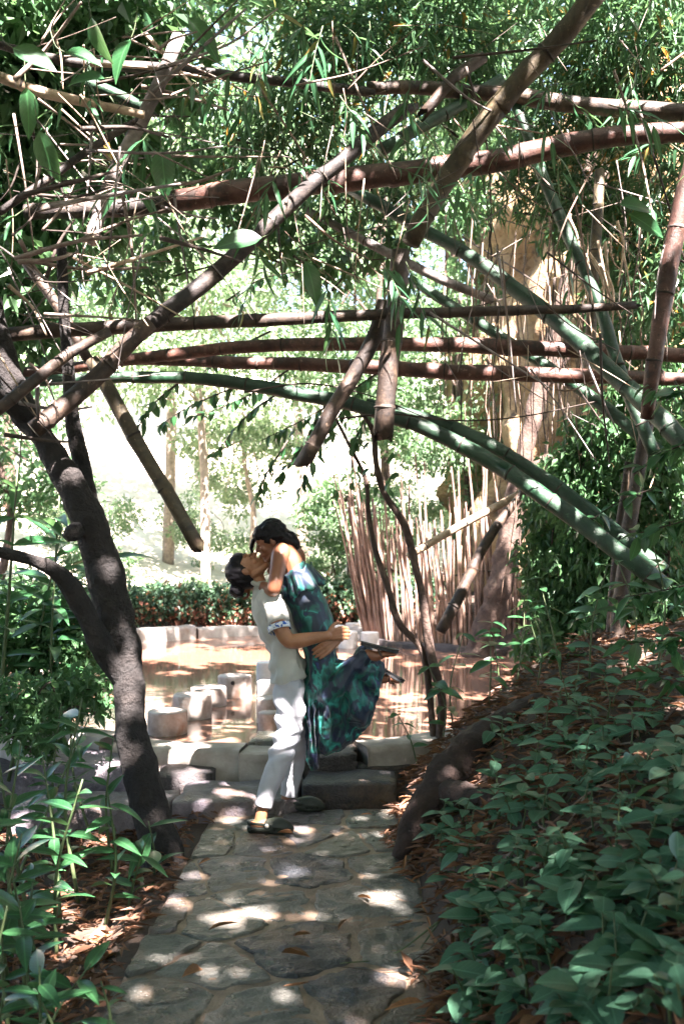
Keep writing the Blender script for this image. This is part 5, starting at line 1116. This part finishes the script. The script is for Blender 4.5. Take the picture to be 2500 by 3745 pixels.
for vx, vy, d, h, n, L in [(30, 2260, 3.3, .55, 8, .17), (110, 2330, 3.2, .4, 8, .15), (60, 2080, 3.8, .6, 10, .18), (20, 1980, 4.0, .8, 12, .19), (130, 1930, 4.3, .85, 12, .19), (240, 1900, 4.5, .7, 9, .16), (70, 1840, 4.6, .95, 12, .19), (290, 1960, 4.6, .4, 8, .17),
                         (180, 1820, 4.8, 1.0, 12, .17), (30, 1720, 5.0, .9, 12, .18), (260, 1800, 5.2, .75, 10, .15), (350, 1950, 4.9, .35, 7, .2), (10, 2340, 3.0, .4, 8, .15), (240, 2300, 3.3, .25, 6, .12), (120, 1720, 5.6, .8, 12, .15), (210, 1700, 5.8, .8, 12, .14), (60, 2200, 3.5, .5, 10, .17), (20, 2130, 3.6, .7, 12, .18), (110, 2060, 3.9, .5, 10, .17), (90, 2280, 3.3, .35, 9, .16), (150, 2330, 3.25, .3, 8, .14), (40, 1880, 4.4, .9, 14, .19), (140, 1860, 4.6, .8, 12, .17)]:
    q = V(vx, vy, d); q.z = ground1(q.x, q.y)
    lance_plant(q, h, n, L, '%s long leaved plant %s, %s' % ('tall' if h > .75 else 'middling' if h > .45 else 'short', 'in the lower left corner' if vy > 2150 else 'left of the path' if vy > 1880 else 'left of the leaning tree', 'at the very edge' if vx < 50 else 'near the edge' if vx < 140 else 'towards the path'))
# tall ginger-like stand behind the leaning tree
for vx, vy, d, h, n, L in [(20, 1560, 6.9, 1.9, 16, .34), (70, 1560, 7.1, 2.0, 18, .36), (120, 1560, 6.8, 1.6, 16, .34), (160, 1550, 7.3, 1.7, 16, .34), (-20, 1560, 6.6, 2.2, 18, .36), (190, 1540, 7.5, 1.3, 12, .3)]:
    q = V(vx, vy, d); q.z = max(ground1(q.x, q.y), .0)
    lance_plant(q, h, n, L, '%s ginger-like plant behind the leaning tree, %s' % ('tallest' if h > 2 else 'tall' if h > 1.65 else 'shorter', 'cut by the left edge' if vx < 40 else 'second from the edge' if vx < 100 else 'close to the trunk'), 'gloss', Vector((random.gauss(.12, .12), random.gauss(-.05, .1), 1)).normalized(), 'ginger-like plants behind the leaning tree')
# small-leaved climber round the left trunk and low shrubs left of the pool
def bushmass(name, blobs, n, L, mat, lab, cat, group=None, stems=6, droop=-.3):
    root = empty(name, V(*blobs[0][:3])); props(root, lab, cat, group); cen = []; rr = []
    for vx, vy, d, r in blobs: cen.append(np.array(V(vx, vy, d))); rr.append(r)
    rr = np.array(rr); per = np.maximum(6, (rr ** 2 / (rr ** 2).sum() * n).astype(int)); C, O = clumps(cen, rr, per, .9)
    A = unit(O * .4 + rng.normal(0, .55, C.shape) + np.array([0, -.1, droop])); l_ = L * rng.uniform(.6, 1.3, len(C))
    child_at(link('foliage', leaf_mass('foliage', C, A, l_, l_ * rng.uniform(.4, .6, len(C)) * (1 if mat != 'leaf_bam' else .32), M[mat])), root)
    for k in range(min(stems, len(cen))):
        a = cen[k]; b_ = cen[(k + 1) % len(cen)]; S = spline([tuple(a - np.array([0, 0, rr[k] * .8])), tuple((a + b_) / 2 + rng.normal(0, .05, 3)), tuple(b_)], 5)
        mb = MB(); tube(mb, S, np.linspace(.012, .004, len(S)), 5); child_at(link('stem', mb.mesh('stem', M['twig_dk'])), root)
    return root
bushmass('leafy_bush', [(40, 1400, 7.6, .35), (120, 1430, 7.5, .3), (200, 1450, 7.4, .28), (60, 1480, 7.2, .3), (150, 1520, 7.0, .25), (-30, 1450, 7.2, .4)], 4200, .085, 'leaf_ivy', 'small leaved bush by the left pool wall behind the trunk', 'bush')
bushmass('leafy_bush', [(30, 1620, 5.9, .22), (130, 1600, 6.2, .2), (220, 1580, 6.4, .2), (90, 1680, 5.8, .18)], 1500, .07, 'leaf_ivy', 'thin scrub before the left length of pool wall', 'bush')

# creeper curtains on the right
for i, (x0, lab) in enumerate([(1250, 'leftmost creeper curtain right of the rough trunk'), (1290, 'creeper curtain just right of the rough trunk'), (1330, 'creeper curtain under the green arch, third from the trunk'), (1390, 'creeper curtain beside the brown upright bamboo'), (1455, 'creeper curtain behind the right edge branches'), (1525, 'creeper curtain at the right edge of view')]):
    bl = []
    top = [1100, 1040, 980, 900, 880, 860][i]
    for y in range(top, 1520, 42): bl.append((x0 + random.gauss(0, 16), y, 8.6 - i * .22 + random.gauss(0, .12), random.uniform(.14, .28)))
    bushmass('creeper_curtain', bl, 2600, .085, 'leaf_ivy', 'hanging green ' + lab, 'creeper', 'creeper curtains on the right', stems=len(bl), droop=-.9)
# high foliage masses
hm = [('dark bamboo foliage filling the top right corner', [(1500, 40, 8, .6), (1400, 100, 8.2, .6), (1540, 160, 8, .5), (1300, 60, 8.6, .6), (1450, 240, 8.4, .5), (1560, 330, 8.2, .5), (1350, 200, 8.8, .5)], 5200, 'leaf_bam', .17),
      ('bamboo foliage behind the thick red pole at right', [(1250, 280, 9, .5), (1400, 420, 9, .5), (1500, 520, 8.6, .5), (1300, 480, 9.2, .45), (1180, 400, 9.4, .45), (1540, 640, 8.4, .45), (1430, 620, 9, .4)], 4600, 'leaf_bam', .17),
      ('bamboo foliage hanging at the top centre', [(1000, 60, 8, .5), (900, 120, 8, .45), (1100, 130, 8.3, .5), (800, 60, 8.2, .5), (1050, 230, 8.6, .4), (760, 170, 8.2, .4), (680, 90, 8, .4)], 3600, 'leaf_bam', .17),
      ('bamboo foliage around the black broken pole', [(700, 250, 8, .4), (800, 320, 8, .4), (600, 330, 8.4, .4), (900, 420, 8.6, .35), (540, 230, 8.2, .4), (780, 480, 8.4, .3)], 2600, 'leaf_bam', .16),
      ('dense green foliage in the top left corner', [(40, 40, 7, .5), (160, 90, 7.2, .45), (60, 180, 7, .4), (280, 60, 7.4, .45), (180, 260, 7.6, .4), (380, 160, 7.8, .4), (40, 330, 7.2, .4)], 4200, 'leaf_dk', .15),
      ('dark foliage on the far left behind the tangled twigs', [(40, 460, 7.2, .4), (120, 560, 7.4, .35), (20, 640, 7, .35), (220, 480, 7.8, .35), (300, 380, 8, .35), (60, 740, 7.2, .3)], 2400, 'leaf_dk', .14),
      ('foliage hanging over the cliff behind the upright poles', [(1400, 720, 10, .4), (1500, 800, 9, .45), (1330, 500, 10.5, .4), (1060, 480, 11.5, .4), (1530, 960, 8.6, .4)], 2600, 'leaf_ivy', .12),
      ('mixed foliage between the poles in the upper middle', [(420, 340, 9, .45), (520, 440, 9, .4), (640, 520, 9, .4), (380, 560, 9.4, .4), (760, 600, 9.4, .35), (880, 560, 9, .3), (300, 640, 9, .35)], 2400, 'leaf_ivy', .12)]
for lab, bl, n, mt, L in hm: bushmass('hanging_foliage', bl, n, L, mt, lab, 'foliage', 'foliage masses over the path', stems=5, droop=-.55)

# near bamboo sprays with single leaves
def spray(vx, vy, d, L, nl, ang, lab):
    p0 = V(vx, vy, d); root = empty('bamboo_spray', p0); props(root, lab, 'bamboo spray', 'leafy bamboo sprays among the poles')
    dr = Vector((math.cos(ang), random.gauss(0, .3), math.sin(ang))).normalized(); ln = L * 2.0
    S = spline([tuple(p0), tuple(p0 + dr * ln * .5 + Vector((0, 0, .02))), tuple(p0 + dr * ln + Vector((0, 0, -.06 * ln)))], 5); mb = MB(); tube(mb, S, np.linspace(.004, .0015, len(S)), 5); child_at(link('stem', mb.mesh('stem', M['stem'])), root)
    for i in range(nl):
        k = int((.2 + .8 * i / nl) * (len(S) - 1)); sgn = 1 if i % 2 else -1
        up = Vector((-dr.z, 0, dr.x)); ax = dr * .8 + up * sgn * random.uniform(.2, .9) + Vector((0, random.gauss(0, .5), -.25))
        put_leaf(root, 'bam', S[k], ax, (random.gauss(0, .4), random.gauss(-.5, .4), .8), L * random.uniform(.7, 1.2))
sp = 0; spl = ['bamboo spray near the top edge, left half', 'bamboo spray near the top edge, right half', 'bamboo spray between the upper poles, left half', 'bamboo spray between the upper poles, right half']
for _ in range(78):
    vx = random.uniform(20, 1560); vy = random.uniform(10, 640)
    if vy > 420 and random.random() < .5: continue
    nl = random.randint(5, 9); spray(vx, vy, random.uniform(5.0, 7.2), random.uniform(.13, .22), nl, random.uniform(-2.6, -.5), '%s-leaved bamboo spray %s, %s' % (['five', 'six', 'seven', 'eight', 'nine'][nl - 5], 'at the top edge' if vy < 130 else 'above the thick red pole' if vy < 330 else 'below the thick red pole' if vy < 500 else 'over the level brown pole', 'far left' if vx < 390 else 'left of centre' if vx < 784 else 'right of centre' if vx < 1180 else 'far right'))
for vx, vy in [(900, 590), (930, 600), (870, 600), (980, 330), (640, 390), (560, 190), (480, 160), (740, 60), (700, 30)]:
    spray(vx, vy, 5.6, .20, 9, random.uniform(-2.2, -.9), 'pale blue-lit bamboo spray hanging near the picture centre' if vy > 500 else spl[0])
# single big leaves high up
big = [(600, 545, 5.2, (-.8, 0, -.15), .26), (700, 600, 5.3, (.35, 0, -.9), .24), (1420, 470, 5.2, (.9, 0, .1), .24), (1440, 490, 5.25, (.7, 0, -.4), .22), (150, 120, 5, (.8, 0, -.2), .2), (210, 40, 5, (.2, 0, -.9), .22), (60, 200, 5.1, (.1, 0, -1), .24), (300, 90, 5.2, (-.4, 0, -.8), .24), (430, 40, 5.3, (.6, 0, -.6), .26), (370, 340, 5.3, (.1, 0, -1), .26), (90, 300, 5.1, (.3, 0, -1), .26), (30, 110, 4.9, (.9, 0, -.4), .24), (240, 180, 5.2, (-.9, 0, .1), .22)]
bl_root = None
for i, (vx, vy, d, ax, L) in enumerate(big):
    root = empty('broad_leaf', V(vx, vy, d)); props(root, ['', '', '', '', 'broad leaf level among top left leaves', 'broad leaf hanging at the top edge left', 'broad leaf pointing down at the left edge', 'broad leaf hanging beside the grey pole top', 'broad leaf at the top edge left of centre', 'broad leaf hanging below the thick red pole end', 'broad leaf hanging low at upper left', 'broad leaf at the far top left corner', 'broad leaf pointing left beside the grey pole', '', ''][i] if vx < 500 else ['broad ribbed leaf lying level below the black pole', 'broad dark leaf pointing down below the black pole', 'broad sunlit leaf level at the upper right among the poles', 'broad leaf drooping under the sunlit one at upper right'][i], 'leaf', 'single broad leaves among the poles')
    put_leaf(root, 'ovate', root.location, Vector(ax) + Vector((0, random.gauss(0, .2), 0)), (random.gauss(0, .3), -.9, .5), L, name='blade')
    mb = MB(); a = -Vector(ax).normalized(); tube(mb, spline([(0, 0, 0), tuple(a * .05 + Vector((0, 0, .02))), tuple(a * .08 + Vector((0, 0, .10)))], 4), [.003] * 9, 5); link('stalk', mb.mesh('stalk', M['stem']), root)

# ------------------------------------------------------------------ twigs, vines
def twig(pts, r, mat, lab, group, name='dry_twig', cat='twig', wig=.0):
    if name == 'dry_twig' and group:
        dx, dy = pts[-1][0] - pts[0][0], pts[-1][1] - pts[0][1]; sl = abs(math.atan2(dy, dx + 1e-6)); sl = min(sl, math.pi - sl)
        lab = '%s %s %s %s' % ('thick' if r > .010 else 'slim' if r > .005 else 'hair-thin', {'twig': 'greyish', 'cane_grey': 'grey', 'twig_dk': 'dark', 'cane_tan': 'straw coloured', 'vine': 'reddish brown'}[mat], 'level' if sl < .35 else 'slanting' if sl < 1.0 else 'upright', lab)
    S = spline([tuple(V(*p)) for p in pts], 6); S = S + rng.normal(0, wig, S.shape) if wig else S
    mb = MB(); tube(mb, S, np.linspace(r, r * .45, len(S)), 6, .1, 20); o = Vector(S[0]); mb.v = [tuple(Vector(v) - o) for v in mb.v]
    ob = link(name, mb.mesh(name, M[mat])); ob.location = o; return props(ob, lab, cat, group)
random.seed(21)
for i in range(170):     # tangle at left
    vx, vy = random.uniform(-20, 420), random.uniform(60, 1050)
    if (vx > 150 and vy > 640) or (vx > 260 and vy > 560): continue
    a = random.choice((random.gauss(.5, .4), random.gauss(-.6, .4), random.gauss(1.4, .3), random.gauss(0, .2))); L = random.uniform(90, 330); d = random.uniform(4.9, 6.2)
    twig([(vx, vy, d), (vx + math.cos(a) * L * .5 + random.gauss(0, 8), vy + math.sin(a) * L * .5 + random.gauss(0, 8), d + random.gauss(0, .1)), (vx + math.cos(a) * L, vy + math.sin(a) * L, d + random.gauss(0, .2))], random.choice((.003, .004, .005, .007, .009, .014)), random.choice(('twig', 'cane_grey', 'twig_dk', 'twig', 'cane_tan')), 'dry twig at %s' % ('the top left corner' if vy < 300 else 'upper left by the grey pole' if vy < 550 else 'left above the level pole' if vy < 770 else 'left over the leaning tree'), 'dry twigs tangled at left')
for i in range(140):     # tangle at upper right
    vx, vy = random.uniform(560, 1560), random.uniform(40, 900)
    if vx < 950 and vy > 650: continue
    a = random.choice((random.gauss(1.3, .3), random.gauss(-.5, .3), random.gauss(.6, .3), random.gauss(1.6, .15))); L = random.uniform(90, 380); d = random.uniform(5.2, 7.6)
    twig([(vx, vy, d), (vx + math.cos(a) * L * .5 + random.gauss(0, 9), vy + math.sin(a) * L * .5 + random.gauss(0, 9), d), (vx + math.cos(a) * L, vy + math.sin(a) * L, d + random.gauss(0, .2))], random.choice((.0025, .003, .004, .006, .009)), random.choice(('twig', 'cane_tan', 'twig_dk', 'vine', 'cane_grey')), 'dry twig %s, %s' % ('near the top edge' if vy < 260 else 'about the thick red pole' if vy < 520 else 'above the paired red poles', 'left of centre' if vx < 784 else 'right of centre' if vx < 1180 else 'by the right edge'), 'dry twigs tangled in the poles')
twig([(780, 960, 6.6), (900, 950, 6.6), (1050, 965, 6.5), (1200, 955, 6.4), (1370, 920, 6.3)], .008, 'twig_dk', 'long wiry twig level under the green arch', None)
twig([(560, 900, 6.8), (700, 880, 6.8), (840, 905, 6.8), (980, 960, 6.8)], .008, 'twig_dk', 'wiry dark twig below the green arch at centre', None)
for i in range(90):    # hanging roots and vines before the cliff
    vx = random.choice((random.uniform(1000, 1560), random.uniform(1080, 1480))); y0 = random.uniform(420, 800); y1 = y0 + random.uniform(180, 620); d = random.uniform(7.6, 11.5)
    if vx < 1180: y1 = min(y1, 1150)
    twig([(vx, y0, d), (vx + random.gauss(0, 10), (y0 + y1) / 2, d), (vx + random.gauss(0, 16), y1, d)], random.uniform(.004, .011), random.choice(('vine', 'vine', 'twig', 'twig_dk')), '%s %s root hanging %s, %s' % ('thin' if y1 - y0 < 350 else 'long thin', 'brown', 'left of the rough trunk' if vx < 1180 else 'before the cliff' if vx < 1340 else 'before the creeper', 'upper' if y0 < 560 else 'mid-height' if y0 < 700 else 'low'), 'roots hanging before the cliff', 'hanging_root', 'root', .008)
for i in range(16):     # peeling pale sheaths by the upright pole
    vx = 1365 + random.gauss(10, 45); y0 = random.uniform(480, 640); d = random.uniform(7.2, 7.8)
    twig([(vx, y0, d), (vx + random.gauss(10, 12), y0 + 60, d), (vx + random.gauss(18, 18), y0 + random.uniform(90, 170), d)], random.uniform(.008, .016), 'cane_tan', 'pale peeling bamboo sheath hanging by the upright pole', 'peeling sheaths at right', 'peeling_sheath', 'sheath')

# ------------------------------------------------------------------ leaf litter
def litter(name, n, region, lab, L=(.04, .12)):
    C = []; 
    while len(C) < n:
        m_ = 4000; x = rng.uniform(region[0], region[1], m_); y = rng.uniform(region[2], region[3], m_); s = pool_sd(x, y)
        ok = (s > .25) & ((x > .35 + .08 * np.sin(y * 3.1) + .05 * np.sin(y * 11)) | (x < -.84 - .04 * np.sin(y * 5))) & (rng.random(m_) < region[4](x, y))
        x, y = x[ok], y[ok]; C += list(zip(x, y, np.maximum(ground_h(x, y), np.where((x > -.95) & (x < .46) & (y < 6.2), .016, -1)) + rng.uniform(.004, .03, len(x))))
    C = np.array(C[:n]); A = rng.normal(0, 1, C.shape); A[:, 2] = rng.normal(.02, .13, n); A = unit(A); l_ = rng.uniform(L[0], L[1], n)
    o = link(name, leaf_mass(name, C, A, l_, l_ * rng.uniform(.14, .34, n), M['litter'], .3, rng.normal(0, .3, (n, 3)) + np.array([0, 0, 1.0]))); props(o, lab, 'leaf litter', kind='stuff')
litter('leaf_litter', 9000, (.2, 3.2, 2.2, 7.4, lambda x, y: np.exp(-np.clip(x - .5, 0, 9) / 1.0)), 'dry brown leaves covering the right bank and path edge')
litter('leaf_litter', 8000, (-3.2, -.80, 2.4, 6.6, lambda x, y: .8 + 0 * x), 'dry brown leaves on the ground left of the path')
random.seed(5); k = 0
while k < 150:
    if random.random() < .62: x, y = .33 + abs(random.gauss(0, .22)) - .04, random.uniform(2.8, 6.5)
    else: x, y = -.9 - abs(random.gauss(0, .3)), random.uniform(3.0, 5.6)
    if random.random() < .06: x, y = random.uniform(-.7, .3), random.uniform(3.4, 6.0)
    k += 1; z = max(ground1(x, y), .018 if -.9 < x < .42 and y < 6.1 else -1) + random.uniform(.006, .025)
    o = put_leaf(None, 'dry', (x, y, z), (random.gauss(0, 1), random.gauss(0, 1), random.gauss(.05, .15)), (random.gauss(0, .3), random.gauss(0, .3), 1), random.uniform(.07, .17), random.uniform(.8, 1.2), 'fallen_leaf')
    props(o, '%s fallen dry leaf %s' % ('large' if o.scale.x > .135 else 'middling' if o.scale.x > .1 else 'small', ('on the right path edge' if x < .45 else 'at the bank foot') + (' nearest the viewer' if y < 3.7 else ' before the root' if y < 4.7 else ' beside the root end' if y < 5.6 else ' behind the couple')) if x > .2 else '%s fallen dry leaf left of the path, %s' % ('large' if o.scale.x > .135 else 'middling' if o.scale.x > .1 else 'small', ('near the flagstones' if x > -1.05 else 'away from the flagstones') + (' in front' if y < 4.0 else ' halfway' if y < 4.8 else ' by the trunk')) if x < -.85 else 'fallen dry leaf lying out on the flagstones', 'leaf', 'fallen leaves beside the path')

# dry twigs and vine stems lying on the bank
random.seed(9)
for i in range(34):
    vx, vy = random.uniform(1000, 1540), random.uniform(1650, 2330); g = hit(vx * KV, vy * KV)
    if g is None: continue
    a = random.uniform(0, 6.28); L = random.uniform(.15, .5); pts = []
    for t in (0, .5, 1):
        x, y = g.x + math.cos(a) * L * t + random.gauss(0, .02), g.y + math.sin(a) * L * t; pts.append((x, y, ground1(x, y) + .02 + random.uniform(0, .05)))
    mb = MB(); S = spline(pts, 5); o = Vector(S[0]); tube(mb, S - S[0], np.linspace(.006, .003, len(S)) * random.uniform(.5, 1.4), 5, .1, 20)
    ob = link('fallen_twig', mb.mesh('fallen_twig', M[random.choice(('twig', 'twig_dk', 'vine', 'stem'))])); ob.location = o
    props(ob, 'fallen twig lying among the plants %s of the right bank' % ('in the upper part' if vy < 1850 else 'in the middle' if vy < 2100 else 'in the lower part'), 'twig', 'fallen twigs on the right bank')
